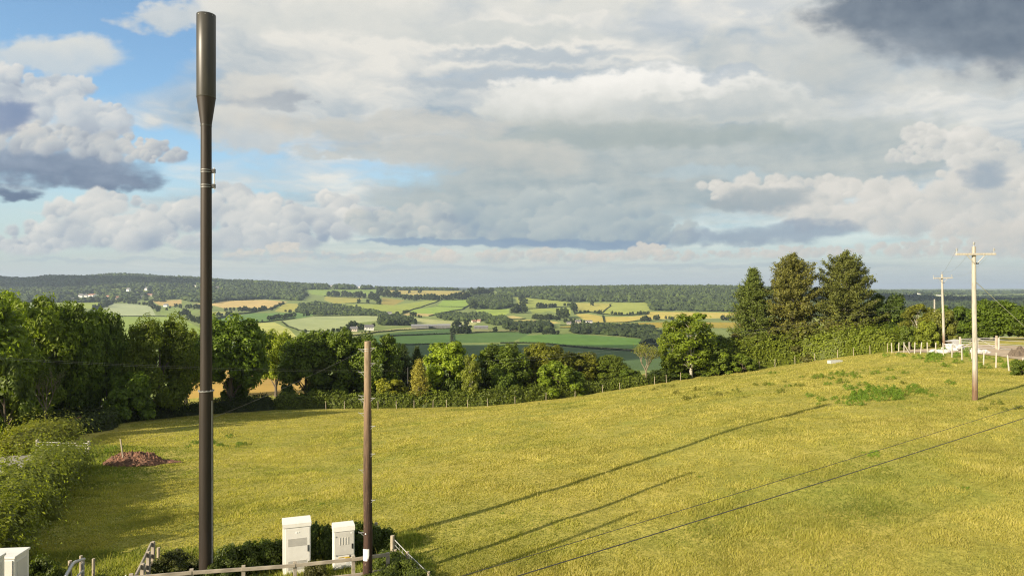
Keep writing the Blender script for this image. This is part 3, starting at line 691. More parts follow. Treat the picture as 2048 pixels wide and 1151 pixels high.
def hedge_mesh(pts, width, height, n_per_m, leaf, seed, mat='leaf', lump=.25, name='hedge', zf=None, tall=None, core=True, spray=.12):
    """hedge along pts: leaves over a lumpy core tinted dark as shade"""
    rng = np.random.default_rng(seed)
    P = np.array([p[:2] for p in pts], float); seg = np.hypot(*np.diff(P, axis=0).T); s = np.concatenate([[0], np.cumsum(seg)]); Ln = s[-1]
    H = np.array(height if hasattr(height, '__len__') else [height] * len(pts), float)
    Wd = np.array(width if hasattr(width, '__len__') else [width] * len(pts), float)
    def cen(t): return np.interp(t, s, P[:, 0]), np.interp(t, s, P[:, 1]), np.interp(t, s, H), np.interp(t, s, Wd)
    def dirn(t):
        a, b = cen(np.clip(t - .4, 0, Ln)), cen(np.clip(t + .4, 0, Ln)); dx, dy = b[0] - a[0], b[1] - a[1]; q = np.hypot(dx, dy) + 1e-9
        return dx / q, dy / q
    def shape(t, th, k):
        x, y, h, w = cen(t); dx, dy = dirn(t)
        g = 1 + lump * lat_noise(t / (1.1 * h) + seed, th * 1.3, seed) + lump * .8 * lat_noise(t / (.4 * h) + 9, th * 2.6, seed + 3)
        endt = np.clip(np.minimum(t, Ln - t) / (w * .6) + .25, 0, 1) ** .5
        r = g * k * endt
        c, sn = np.cos(th), np.sin(th)
        o = np.sign(c) * np.abs(c) ** .7 * w / 2 * r; zz = np.clip(sn, 0, 1) ** .6 * h * r
        X, Y = x - dy * o, y + dx * o
        nz = sn; return X, Y, zz, -dy * c, dx * c, nz
    leaf *= 1.25; n = int(Ln * n_per_m); t = rng.uniform(0, Ln, n); th = rng.uniform(0, PI, n)
    k = 1 - np.abs(rng.normal(0, .10, n)) + (rng.random(n) < .12) * rng.uniform(0, spray * 1.6, n)
    X, Y, zz, nx, ny, nz = shape(t, th, k)
    if lump > .3:                                                       # hollows between the sprays
        s_ = rng.random(n) > .85 * sst(.12, .5, lat_noise(t / .8, th * 3.2, seed + 41) + .5 * lat_noise(t / .35, th * 6, seed + 43))
        t, th, X, Y, zz, nx, ny, nz = (q[s_] for q in (t, th, X, Y, zz, nx, ny, nz)); n = len(t)
    Z = hgt(X, Y) + zz
    Nr = np.stack([nx, ny, nz + .25], 1) + rng.normal(size=(n, 3)) * .42 + .5 * np.stack([lat_noise(t / .5, th * 4, seed + q) for q in (61, 62, 63)], 1)
    Pq, Fq = quads(np.stack([X, Y, Z], 1), Nr, leaf * rng.uniform(.7, 1.4, n), leaf * .62 * rng.uniform(.7, 1.2, n), rng, .1)
    tone = .46 + .16 * lat_noise(t / 2.7, th, seed + 5) + rng.normal(0, .15, n)
    B = Leaves(); B.add(Pq, Fq, np.clip(tone, 0, 1))
    if core:
        nt_, nh = max(3, int(Ln / (.35 if leaf < .6 else 2.5))), 15
        T, TH = np.meshgrid(np.linspace(0, Ln, nt_), np.linspace(0, PI, nh), indexing='ij')
        X, Y, zz, *_ = shape(T.ravel(), TH.ravel(), np.full(T.size, .76))
        Z = hgt(X, Y) + zz - .05
        i = np.arange(nt_ - 1)[:, None]; j = np.arange(nh - 1)[None]
        Fc = np.stack([i * nh + j, i * nh + j + 1, (i + 1) * nh + j + 1, (i + 1) * nh + j], -1).reshape(-1, 4)
        B.add(np.stack([X, Y, Z], 1), Fc, np.full(len(Fc), .12))  # core tinted darker, so gaps between the leaves look shaded
    return B.mesh(name, M[mat])
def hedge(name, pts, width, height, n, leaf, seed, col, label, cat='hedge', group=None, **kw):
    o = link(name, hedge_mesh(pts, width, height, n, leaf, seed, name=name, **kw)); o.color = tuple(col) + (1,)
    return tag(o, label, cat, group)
# ------------------------------------------------------------------ the valley: woods, hedges, hedgerow trees, houses
HOUSE_PX = [(144, 602.5, 9), (162, 594.5, 7), (171, 594, 6), (186, 593.5, 17), (216, 596.5, 7), (233, 598, 8), (257, 582.5, 6), (293, 580, 5), (284, 596.5, 4), (300, 592, 8), (390, 573, 5), (434, 577, 6), (662, 573, 7), (716, 575, 12), (1876, 590, 12), (1838, 588, 6)]
def wood(name, P, spacing, r, h, col, label, seed, dr=(1500, 5000), conif=0.0, holes=()):
    rng = np.random.default_rng(seed)
    us = [p[0] for p in P]; u0, u1 = min(us), max(us); d0, d1 = dr
    area = (u1 - u0) / F * (d1 ** 2 - d0 ** 2) / 2; n = int(area / spacing ** 2)
    D = np.sqrt(rng.uniform(d0 ** 2, d1 ** 2, n)); u = rng.uniform(u0, u1, n); X = (u - 1024) / F * D
    Z = np.concatenate([hgt(X[k:k + 20000], D[k:k + 20000]) for k in range(0, n, 20000)])
    v = V0 - F * (Z - HC) / D
    s = inpoly(u, v, P)
    for hu, hv, hw in HOUSE_PX: s &= ~((np.abs(u - hu) < hw * .5 + 2.5) & (v > hv - 1.5) & (v < hv + 8))
    for q in holes: s &= ~inpoly(u, v, q)
    X, D, Z, u, v = X[s], D[s], Z[s], u[s], v[s]; n = len(X)
    if not n: print('EMPTY', name); return
    con = (lat_noise(X / 140, D / 140, seed) * .5 + .5 + rng.normal(0, .08, n)) < conif
    R = r * rng.uniform(.55, 1.5, n) * np.where(con, .62, 1); Hh = h * rng.uniform(.6, 1.35, n) * np.where(con, 1.15, 1) * (1 + .15 * lat_noise(X / 60, D / 60, seed + 2))
    a = rng.uniform(0, 6.28, n); ca, sa = np.cos(a)[:, None], np.sin(a)[:, None]
    B = ICO_V[None] * (1 + rng.normal(0, .22, (n, len(ICO_V), 1)))
    sc = (B[..., 2] + 1) / 2
    tp = np.where(con[:, None], (1.05 - sc) * 1.5, 1.0)
    x = B[..., 0] * tp; y = B[..., 1] * tp
    Vx = X[:, None] + (x * ca - y * sa) * R[:, None]; Vy = D[:, None] + (x * sa + y * ca) * R[:, None]
    Vz = Z[:, None] + Hh[:, None] * (sc * .94 + .02)
    Fq = (ICO_F[None] + (np.arange(n) * len(ICO_V))[:, None, None]).reshape(-1, 3)
    tr = np.clip(.46 + .26 * lat_noise(X / 90, D / 90, seed + 1) + rng.normal(0, .24, n) - con * .15, 0, 1)
    tint = (tr[:, None] + rng.normal(0, .09, (n, len(ICO_F)))).ravel().clip(0, 1)
    me = mesh_np(name, np.stack([Vx, Vy, Vz], -1).reshape(-1, 3), Fq, M['far_leaf'], tint=tint)
    o = link(name, me); o.color = tuple(col) + (1,); tag(o, label, 'woodland', kind='stuff'); print(name, n)
WC = (.055, .078, .026)
VILL = [[(120, 592), (205, 586), (225, 592), (205, 600), (120, 603)], [(205, 578), (262, 574), (320, 584), (318, 600), (262, 592)]]
wood('hillside_wood', [(-60, 552), (100, 548), (340, 548), (570, 550), (640, 562), (735, 573), (745, 579), (612, 579), (612, 592), (600, 601), (530, 598), (440, 602), (428, 606), (384, 604), (364, 598), (304, 600), (206, 604), (-60, 606)], 15, 9.2, 15, WC, 'broad wooded hillside above the village and tan wheat fields', 71, (2250, 4400), .34, holes=VILL)
wood('ridge_wood', [(985, 574), (1050, 566), (1480, 568), (1790, 576), (1790, 640), (1600, 634), (1480, 623), (1303, 621), (1296, 604), (1140, 604), (1060, 596), (1028, 594), (1002, 590)], 13.5, 8.2, 14, WC, 'long dark wood along the ridge over the sloping pastures', 73, (1650, 4300), .42)
wood('copse', [(939, 594), (1020, 591), (1024, 614), (993, 619), (954, 616), (936, 606)], 10, 6, 11, (.046, .066, .02), 'rounded copse below the ridge between two bright pastures', 75, (1700, 3200), .1)
wood('belt_of_trees', [(872, 631), (905, 627), (975, 629), (992, 640), (945, 643), (885, 640)], 8.5, 4, 6.5, WC, 'belt of trees along the far edge of the pale crop field', 77, (1250, 2300), .1)
wood('valley_spinney', [(970, 640), (1008, 636), (1018, 642), (1020, 650), (980, 650)], 8, 5, 9, WC, 'spinney behind the long barns beside the stubble strip', 79, (1000, 2100))
wood('shaded_wood', [(1010, 650), (1100, 649), (1106, 664), (1060, 665), (1012, 660)], 8, 5, 9, (.034, .05, .018), 'dark wood above the shaded green field near the farm yard', 81, (850, 1700))
wood('shelter_wood', [(1145, 657), (1260, 656), (1305, 658), (1312, 673), (1280, 676), (1217, 670), (1145, 667)], 7.5, 5, 9, (.034, .05, .018), 'dark shelter wood along the top of the bright green crop', 83, (800, 1700))
wood('hollow_wood', [(1284, 676), (1330, 668), (1420, 676), (1440, 700), (1300, 694), (1284, 690)], 7, 4.6, 8, (.034, .05, .02), 'dark wood in the hollow behind the dead tree', 85, (600, 1400))
wood('streamside_wood', [(598, 610), (640, 606), (682, 613), (745, 621), (782, 632), (640, 630), (592, 626)], 11, 4.6, 7.5, WC, 'trees along the stream between the pale crop and the wooded hill', 87, (1400, 2800), .2)
wood('grove', [(757, 640), (775, 637), (800, 638), (832, 646), (826, 651), (762, 650)], 7, 5, 10, (.036, .052, .018), 'oval grove beside the cream farmhouse', 89, (1000, 1800))
wood('horizon_wood', [(735, 572), (1010, 572), (1000, 581), (760, 580)], 15, 7.5, 12, WC, 'thin line of trees along the plateau skyline', 91, (3150, 4600), .1)
wood('distant_wood', [(1790, 594), (1840, 595), (1930, 598), (1990, 594), (2120, 592), (2120, 640), (1880, 640), (1780, 610)], 13, 7, 12, (.035, .052, .022), 'blue dark wood below the far plateau behind the electricity poles', 93, (1700, 3600), .45)
wood('plateau_wood', [(1760, 580), (2120, 578), (2120, 586), (1900, 590), (1760, 586)], 48, 12, 11, WC, 'scattered woods on the pale far plateau', 95, (3300, 6500), .1)
wood('house_garden_trees', [(118, 588), (210, 582), (262, 574), (330, 584), (328, 604), (210, 604), (118, 606)], 26, 7, 9, (.05, .07, .02), 'trees among the white village houses', 97, (2100, 3600), .1)
# small hedgerow trees, a few pixels each
def far_tree_mesh(seed):
    m, _ = crown('round', seed, 10, 9.5, 13, 11, 7, 1.15, mat='far_leaf', core=.8, wl=.8); m.name = 'hedgerow_tree'
    rng = np.random.default_rng(seed); b = MB(); b.tube([(0, 0, -.5), (0, 0, 2), (0, 0, 5)], [.45, .35, .1], 5)
    return m
FT = [far_tree_mesh(s) for s in (301, 302, 303)]
def rowtrees(label, group, rows, col=(.046, .064, .02), jit=1.2, seed=1):
    rng = np.random.default_rng(seed)
    for (u0, v0, u1, v1, n, hp) in rows:
        for k in range(n):
            f = (k + rng.uniform(.2, .8)) / n; u = u0 + (u1 - u0) * f + rng.normal(0, .8); v = v0 + (v1 - v0) * f + rng.normal(0, .5) * jit
            x, y, z = hit(u, v, 250); h = hp / F * y * rng.uniform(.75, 1.2)
            o = link('hedgerow_tree', FT[rng.integers(3)], None, (x, y, z - .3), rng.uniform(0, 6.28))
            s = h / 9.5; o.scale = (s * rng.uniform(.85, 1.25), s * rng.uniform(.85, 1.25), s); c = rng.uniform(.85, 1.2); o.color = (col[0] * c, col[1] * c, col[2] * c, 1)
            tag(o, label, 'tree', group)
rowtrees('rounded tree in the upper hedgerow across the plateau pastures', 'trees of the upper hedgerow', [(655, 592, 680, 593, 4, 12), (684, 592, 732, 596, 8, 11), (736, 597, 756, 603, 4, 13), (757, 592, 798, 596, 6, 12), (800, 597, 832, 601, 6, 11), (756, 585, 768, 586, 2, 10)], seed=2)
rowtrees('rounded tree in the second hedgerow above the bright middle pastures', 'trees of the second hedgerow', [(833, 599, 872, 600, 7, 11), (876, 600, 900, 600, 4, 10), (900, 600, 940, 598, 7, 13), (938, 592, 985, 588, 8, 14), (942, 616, 950, 620, 2, 15)], seed=3)
rowtrees('lone oak standing out in an upper pasture', 'lone oaks in the upper pastures', [(717, 605, 718, 605, 1, 11), (757, 607, 758, 608, 1, 12), (839, 587, 840, 587, 1, 8), (819, 586, 820, 586, 1, 7), (926, 585, 927, 585, 1, 6), (735, 606, 737, 606, 1, 9), (1520, 600, 1521, 600, 1, 5), (700, 616, 701, 616, 1, 5), (712, 614, 713, 614, 1, 6)], seed=4)
rowtrees('round tree standing along the pale crop field near its top edge', 'trees along the pale crop', [(820, 632, 830, 634, 2, 10), (836, 635, 846, 636, 2, 6), (571, 624, 573, 624, 1, 5), (580, 626, 582, 625, 1, 7), (790, 630, 795, 630, 2, 7), (806, 628, 818, 624, 3, 6)], seed=5)
rowtrees('dark tree in the winding hedgerow under the tan wheat field', 'trees under the tan wheat field', [(430, 634, 470, 629, 4, 9), (448, 622, 470, 620, 3, 8), (476, 622, 500, 622, 4, 9), (500, 624, 545, 620, 6, 9), (545, 619, 568, 608, 4, 7), (345, 614, 425, 619, 8, 9), (330, 620, 345, 616, 2, 6)], seed=6)
rowtrees('dark tree in the thick clump above the pale crop corner', 'trees of the clump by the pale crop', [(535, 641, 590, 634, 9, 11), (490, 643, 530, 642, 4, 5), (602, 633, 630, 630, 4, 6)], seed=7)
rowtrees('dark tree beside the striped pale field', 'trees around the striped field', [(188, 620, 228, 607, 8, 9), (228, 605, 300, 610, 9, 6), (300, 612, 320, 626, 4, 9), (360, 632, 380, 630, 3, 12), (378, 640, 402, 648, 5, 11)], seed=8)
rowtrees('round hedgerow tree on the slope below the ridge wood', 'trees below the ridge wood', [(1040, 604, 1052, 606, 3, 12), (1022, 626, 1052, 626, 6, 12), (1030, 616, 1052, 616, 4, 10), (1074, 617, 1112, 614, 7, 9), (1126, 611, 1140, 612, 2, 5), (1146, 614, 1150, 626, 3, 13), (1182, 610, 1186, 611, 1, 11), (1160, 625, 1180, 624, 4, 5), (1190, 627, 1205, 628, 4, 7), (1220, 629, 1300, 629, 11, 6), (1219, 611, 1222, 611, 1, 4)], seed=9)
rowtrees('tree in the belt that climbs from the hamlet', 'trees above the hamlet', [(1064, 638, 1122, 640, 12, 10), (1118, 634, 1132, 636, 4, 16), (1130, 645, 1150, 646, 5, 7), (1150, 642, 1170, 646, 4, 6)], seed=10)
rowtrees('dark tree by the yellow stubble strip', 'trees by the yellow stubble', [(1280, 642, 1302, 642, 5, 10), (1308, 640, 1316, 640, 2, 10), (1330, 638, 1350, 640, 4, 8), (1440, 640, 1470, 640, 4, 9)], seed=11)
rowtrees('dark tree in the shaded clump between the barns and the green field', 'trees of the shaded clump', [(902, 666, 938, 667, 7, 14), (903, 655, 935, 652, 4, 12), (990, 663, 996, 663, 1, 9), (1040, 666, 1060, 667, 4, 9), (1085, 668, 1118, 668, 5, 10)], (.034, .05, .018), seed=12)
rowtrees('tree along the garden of the cream farmhouse', 'trees by the cream farmhouse', [(655, 664, 700, 662, 8, 8), (695, 660, 716, 657, 4, 14), (718, 660, 726, 660, 2, 12), (745, 654, 748, 654, 1, 9), (608, 664, 612, 664, 1, 9), (720, 668, 740, 664, 3, 4)], seed=13)
def vhedge(k, pts, h, w, label, col=(.04, .056, .018)):
    P = [hit(u, v, 250) for u, v in pts]
    n = 2.4 if P[0][1] > 900 else 3.5
    hedge('field_hedge', P, w, h, n, 1.1, 400 + k, col, label, 'hedge', None, mat='far_leaf', lump=.35)
for k, (pts, h, w, lb) in enumerate([
    ([(225, 632), (300, 632.5), (358, 634)], 2.2, 3, 'thin straight hedge under the striped pale field'),
    ([(182, 621), (200, 616), (222, 607)], 5, 7, 'thick slanting hedge beside the striped field'),
    ([(424, 640), (470, 629), (510, 624), (540, 618), (568, 607)], 4, 7, 'thick winding hedge below the tan wheat field'),
    ([(440, 644), (480, 643), (520, 645), (545, 642), (590, 636)], 2.5, 4, 'low hedge between the emerald crop and the lime pasture'),
    ([(564, 643), (576, 653), (597, 661), (640, 664)], 1.6, 2.5, 'thin curved hedge round the pale crop field corner'),
    ([(628, 631.5), (706, 631.5), (780, 632.5), (800, 634)], 2, 3, 'hedge along the upper edge of the pale crop field'),
    ([(648, 592), (690, 595), (728, 596), (756, 592)], 3, 5, 'hedge between the two uppermost green pastures'),
    ([(690, 607), (730, 606), (765, 609)], 2.2, 4, 'hedge under the lone oak pasture'),
    ([(803, 628), (825, 619), (848, 612), (870, 605), (880, 600)], 2.5, 4.5, 'diagonal hedge climbing between the bright middle pastures'),
    ([(873, 612.5), (905, 613.5), (932, 614)], 1.8, 3, 'short straight hedge splitting the brightest pasture'),
    ([(858, 632), (880, 627), (905, 622), (925, 619), (938, 611)], 3, 5, 'ragged hedge curving under the brightest pastures'),
    ([(1006, 634), (1020, 638), (1040, 639), (1052, 637)], 2, 3, 'hedge under the small tan field'),
    ([(1055, 618), (1100, 615), (1141, 613)], 2.4, 4, 'hedge across the slope under the ridge wood'),
    ([(1143, 607), (1146, 618), (1150, 628)], 2.6, 4, 'steep hedge running down past the big round tree'),
    ([(1150, 627), (1180, 624.5), (1204, 628), (1240, 631), (1297, 628)], 3, 5, 'hedge between the slope pastures and the golden stubble'),
    ([(1206, 625), (1215, 616), (1222, 611)], 2, 3, 'short diagonal hedge between two slope pastures'),
    ([(1206, 631), (1209, 644)], 2.6, 4, 'steep hedge dividing the golden stubble'),
    ([(1250, 645), (1272, 642), (1290, 640)], 2, 3, 'hedge at the edge of the golden stubble near the dark trees'),
    ([(760, 674), (800, 671), (850, 669.5), (902, 667.5)], 2.2, 3, 'dark hedge under the middle shaded strip'),
    ([(700, 672), (750, 665), (800, 660), (850, 658), (905, 657)], 1.8, 2.6, 'dark hedge along the barns lane'),
    ([(1000, 687), (1040, 686.5), (1100, 689), (1180, 697), (1268, 702)], 2.6, 3.6, 'long dark hedge under the bright green crop'),
    ([(903, 668), (903.5, 676), (904, 686)], 3, 4, 'dark hedge dividing the two shaded green fields'),
    ([(905, 668), (960, 664.5), (1020, 663.5), (1085, 664)], 2, 3, 'dark hedge along the top of the shaded fields'),
    ([(740, 690), (800, 690), (910, 687)], 1.6, 2.4, 'thin dark hedge low in the shaded fields'),
    ([(1120, 655.5), (1180, 655.5), (1318, 656.5)], 1.6, 2.4, 'thin hedge under the ochre strip'),
    ([(1120, 650), (1180, 646.5), (1250, 644.5)], 1.4, 2, 'low hedge along the hamlet lane'),
    ([(1290, 700), (1320, 706), (1350, 712)], 2, 3, 'short dark hedge low behind the dead tree'),
]): vhedge(k, pts, h, w, lb)
def house(u, v, wpx, hpx, label, wall='render', roof='slate', rz=None, deep=.7, cat='house', name='house', chim=True, k=1):
    x, y, z = hit(u, v, 250); w = wpx * 1.15 / F * y; h = hpx * 1.2 / F * y; d = w * deep
    o = empty(name, (x, y, z), RNG.uniform(-.5, .5) if rz is None else rz); tag(o, label, cat)
    e = h * (.58 if chim else .7)
    b = MB(); b.prism([(-w / 2, 0 - 2), (w / 2, -2), (w / 2, e), (-w / 2, e)], -d / 2, d / 2)
    b2 = [(-d / 2, e), (d / 2, e), (0, h)]
    b.add([(-w / 2, p, q) for p, q in b2] + [(w / 2, p, q) for p, q in b2], [(0, 2, 1), (3, 4, 5)])
    b.build('wall', M[wall], o)
    r = MB(); t = .25
    for s in (-1, 1):
        ov = .4; y0, z0 = s * (d / 2 + ov), e - ov * (h - e) / (d / 2)
        V = [(-w / 2 - .3, y0, z0), (w / 2 + .3, y0, z0), (w / 2 + .3, 0, h + .02), (-w / 2 - .3, 0, h + .02)]
        V += [(a, b_, c + t) for a, b_, c in V]
        r.add(V, [(0, 1, 2, 3), (7, 6, 5, 4), (0, 4, 5, 1), (1, 5, 6, 2), (2, 6, 7, 3), (3, 7, 4, 0)])
    ro = r.build('roof', M[roof], o)
    if chim:
        c = MB(); c.box(w * .32, w * .32 + .9, -.4, .4, h - .4, h + 1.2); c.build('chimney', M['stone'], ro)
        for q in (-.28, .05, .3):
            wn = MB(); wn.box(w * q - w * .05, w * q + w * .05, -d / 2 - .06, -d / 2 + .1, e * .45, e * .8); wn.build('window', M['ink'], o)
    return o
for u, v, a, b, l, wl, rf in [
    (144, 602.5, 9, 6, 'white cottage at the low edge of the hillside village', 'render', 'slate'), (162, 594.5, 7, 6, 'white gabled house by the big cream roof in the village', 'render', 'slate'),
    (171, 594, 6, 5, 'second white house snug against the gabled one', 'render', 'slate'), (186, 593.5, 17, 5, 'long cream bungalow in the middle of the village', 'render', 'tile'),
    (216, 596.5, 7, 5, 'brick house among trees past the cream bungalow', 'stone', 'tile'), (233, 598, 8, 5, 'tan house at the village edge above the striped field', 'stone', 'tile'),
    (257, 582.5, 6, 6, 'white villa high among the hillside trees', 'render', 'slate'), (293, 580, 5, 5, 'small white house highest on the wooded hill', 'render', 'slate'),
    (284, 596.5, 4, 5, 'narrow white house above the hedge of the striped field', 'render', 'slate'), (300, 592, 8, 4, 'low pale house by the conifer block', 'stone', 'tile'),
    (332, 613, 7, 5, 'white farmhouse alone beside the tan field', 'render', 'slate'), (390, 573, 5, 3.4, 'tiny white house on the wooded skyline slope', 'render', 'slate'),
    (434, 577, 6, 4, 'tiny pale house in the wood beside the dark mast', 'stone', 'slate'), (662, 573, 7, 3, 'white house on the wooded shoulder of the hill', 'render', 'slate'), (716, 575, 12, 2.6, 'long white roof at the end of the wooded hill', 'render', 'sheet_roof'),
    (630, 626, 5, 3, 'white house beyond the pale crop corner', 'render', 'slate'), (779, 628, 8, 4, 'white farm building at the foot of the diagonal hedge', 'render', 'slate'),
    (708, 662.5, 13, 8, 'cream stone house with a long roof by the grove', 'stone', 'slate'), (738, 660, 15, 9, 'cream farmhouse with a white gable beside the grove', 'render', 'slate'), (646, 669, 8, 7, 'white cottage half hidden behind the near trees', 'render', 'slate'),
    (948, 644.5, 8, 4, 'sandstone house by the belt of trees', 'stone', 'tile'), (958, 644.5, 6, 5, 'orange roofed house at the end of the belt of trees', 'stone', 'tile'),
    (1156, 645.5, 9, 5, 'dark roofed hamlet house above the ochre strip', 'stone', 'slate'), (1178, 646, 11, 5, 'white walled hamlet house beside the ochre strip', 'render', 'slate'), (1138, 648, 8, 4, 'low hamlet house among the trees', 'stone', 'slate'),
    (1838, 588, 5, 2, 'pale farm on the far plateau', 'render', 'slate'), (1878, 591, 8, 1.6, 'long pale building on the far plateau behind the small pole', 'render', 'sheet_roof')]: house(u, v, a, b, l, wl, rf)
for u, v, a, b, l, dp in [(840, 656, 30, 6.5, 'long grey roofed barn nearest the grove', .5), (868, 655.5, 22, 6, 'second grey barn with a dark open side', .6), (888, 656, 22, 7, 'tall grey barn beside the shaded clump of trees', .6), (962, 657, 24, 5, 'pale low barn beyond the shaded clump', .5), (925, 655.5, 12, 4.5, 'small grey shed behind the shaded clump', .6)]:
    house(u, v, a, b, l, 'barn_wall', 'sheet_roof', rz=.12, deep=dp, cat='barn', name='barn', chim=False)
# ------------------------------------------------------------------ trees and hedges round the near field
SUNL = math.radians(22.4)
for a in [
    ('ash', -70, 592, 230, 70, (.085, .115, .014), 'bright ash cut by the picture edge above the lane'), ('ash', 52, 594, 170, 80, (.10, .13, .015), 'bright ash with creamy flower tufts, highest of the lane trees'),
    ('oak', 142, 612, 130, 84, (.075, .105, .012), 'fresh green sycamore beside the bright flowering ash'), ('oak2', 214, 628, 110, 88, (.07, .10, .012), 'round topped tree below the striped field'),
    ('beech', 318, 640, 150, 90, (.075, .095, .012), 'hornbeam with drooping feathery sprays next to the dark mast'), ('lifted', 372, 668, 96, 122, (.10, .12, .015), 'yellow green tree seen between the hornbeam and the mast'),
    ('lifted', 462, 641, 158, 97, (.068, .10, .012), 'large round sycamore just behind the dark mast'), ('lifted', 552, 668, 90, 126, (.12, .145, .014), 'lime green tree in the gap above the tan wheat'),
    ('lifted', 612, 672, 124, 106, (.062, .088, .012), 'broad dark oak above the old hedge trough'), ('oak2', 674, 664, 140, 108, (.064, .09, .012), 'tallest dark oak behind the wooden pole'), ('oak', 752, 672, 110, 108, (.06, .085, .012), 'dark oak leaning past the top of the wooden pole'),
    ('spruce', 806, 690, 60, 116, (.04, .058, .016), 'dark spruce behind the golden conifer'), ('spruce', 834, 694, 50, 118, (.042, .06, .016), 'second dark spruce beside the lime'),
    ('lime', 898, 684, 120, 108, (.12, .155, .018), 'bright lime tree with pale young tips'), ('airy', 942, 706, 50, 104, (.11, .125, .026), 'thin straw coloured young tree by the bright lime'),
    ('oak', 1004, 690, 120, 112, (.062, .085, .013), 'dark green rounded tree in the middle of the hedge'), ('oak2', 1090, 690, 120, 116, (.09, .095, .014), 'olive tree with bronze top past the middle of the hedge'),
    ('bush', 1120, 722, 110, 108, (.085, .115, .014), 'mid green thorn bush above the hedge'), ('oak', 1160, 705, 90, 118, (.085, .09, .014), 'small bronze tinted tree in the falling tree line'), ('oak2', 1222, 712, 90, 118, (.068, .088, .014), 'low dark tree at the end of the falling tree line'), ('bush', 1262, 736, 60, 114, (.06, .085, .014), 'dark bush next to the dead tree'),
    ('airy', 1382, 624, 120, 112, (.082, .108, .014), 'tall airy ash beside the dead tree'), ('airy', 1345, 640, 70, 114, (.085, .11, .014), 'slim ash stem close to the tall airy ash'), ('oak', 1440, 672, 90, 118, (.066, .092, .013), 'full green tree between the airy ash and the pines'),
    ('spruce', 1506, 541, 112, 124, (.062, .08, .017), 'slender dark spruce standing before the pines'), ('pine', 1584, 513, 128, 122, (.080, .080, .020), 'brown needled pine in the middle of the group of conifers'), ('pine2', 1690, 510, 140, 120, (.066, .074, .018), 'broad twin topped pine nearest the electricity poles'),
    ('spruce', 1470, 668, 70, 118, (.085, .078, .02), 'low bronze conifer at the foot of the slender spruce'), ('oak', 1776, 590, 84, 120, (.04, .06, .014), 'dark shaded oak beside the broad pine'), ('oak2', 1745, 606, 70, 124, (.05, .072, .014), 'dark tree squeezed behind the broad pine'),
    ('airy', 1834, 606, 80, 108, (.105, .11, .022), 'thin yellowish ash by the smaller electricity pole'), ('bush', 1905, 610, 76, 112, (.05, .075, .014), 'dark round bush between the two electricity poles'), ('oak2', 1990, 602, 110, 108, (.062, .09, .012), 'round bright tree behind the field gate'), ('oak', 2070, 612, 110, 104, (.058, .085, .012), 'round dark tree behind the metal hurdle'), ('oak2', 1945, 616, 70, 116, (.05, .076, .013), 'dark tree just behind the tall electricity pole'),
]: tree_px(*a[:5], tuple(q * r_ for q, r_ in zip(a[5], (1.85, 1.86, 1.35))), a[6])
for a in [
    ('cypress', 838, 726, 46, 103, (.24, .21, .035), 'golden conical conifer behind the hedge'), ('bush', 782, 755, 84, 104, (.16, .16, .022), 'yellow green garden bush beside the golden conifer'),
    ('bare', 1292, 684, 46, 110, (.12, .125, .03), 'almost bare dying tree where the hedge starts to climb'), ('birch', 90, 726, 44, 74, (.05, .07, .012), 'young birch with a pale stem on the small lawn'),
    ('bush', 110, 738, 150, 86, (.06, .085, .012), 'broad shrub behind the young birch'), ('bush', 258, 742, 100, 84, (.085, .12, .014), 'bright low shrub beneath the hornbeam'), ('bush', 470, 752, 60, 99, (.07, .10, .012), 'small bush under the sycamore behind the mast'),
    ('bush', 10, 700, 110, 66, (.075, .10, .014), 'shrub at the lane beside the small lawn'), ('bush', 575, 766, 40, 102, (.05, .075, .012), 'little dark bush against the tan wheat'), ('bush', 1852, 640, 54, 96, (.13, .15, .02), 'sunlit gorse like bush before the smaller pole'), ('bush', 1888, 618, 60, 97, (.105, .11, .026), 'bronze thorn bush at the foot of the smaller pole'),
    ('bush', 1820, 650, 50, 98, (.085, .11, .02), 'elder bush with cream flowers at the end of the track'), ('bush', 1738, 652, 60, 107, (.13, .165, .018), 'lime bright bush at the top of the climbing hedge'), ('bush', 1782, 655, 50, 104, (.11, .145, .018), 'smaller lime bright bush along the climbing hedge'), ('bush', 1435, 702, 60, 112, (.10, .13, .016), 'bright thorn bush at the start of the tall hedge'), ('bush', 1485, 706, 60, 112, (.095, .125, .016), 'second bright bush along the tall hedge'),
    ('bush', 1008, 742, 70, 107, (.07, .10, .014), 'leafy bush growing out of the middle hedge'), ('bush', 900, 752, 60, 106, (.06, .085, .014), 'shadowed bush beneath the bright lime'), ('bush', 1420, 680, 110, 115, (.075, .10, .014), 'tall full thorn bush filling the gap past the airy ash'), ('bush', 1362, 712, 100, 114, (.07, .095, .014), 'leafy thorn bush around the stem of the airy ash'), ('bush', 1330, 740, 90, 113, (.05, .07, .014), 'dark undergrowth bush below the airy ash'), ('bush', 1400, 725, 70, 114, (.055, .078, .014), 'dark thorn bush between the ash and the tall hedge'),
    ('bush', 660, 748, 120, 108, (.04, .058, .012), 'shadowed undergrowth bush beneath the dark oaks'), ('bush', 1600, 650, 110, 117, (.075, .075, .022), 'brown bracken like bush beneath the pines'), ('bush', 1690, 640, 110, 116, (.08, .078, .024), 'straw tinted bush beneath the broad pine'), ('bush', 1530, 664, 90, 118, (.06, .066, .018), 'dim bush beneath the slender spruce'),
    ('bush', 2042, 716, 44, 58, (.075, .10, .016), 'dark bramble bush by the last track post'),
]: tree_px(*a[:5], tuple(q * r_ for q, r_ in zip(a[5], (1.45, 1.5, 1.3))), a[6], cat='conifer' if a[0] == 'cypress' else ('tree' if a[0] in ('bare', 'birch') else 'bush'))
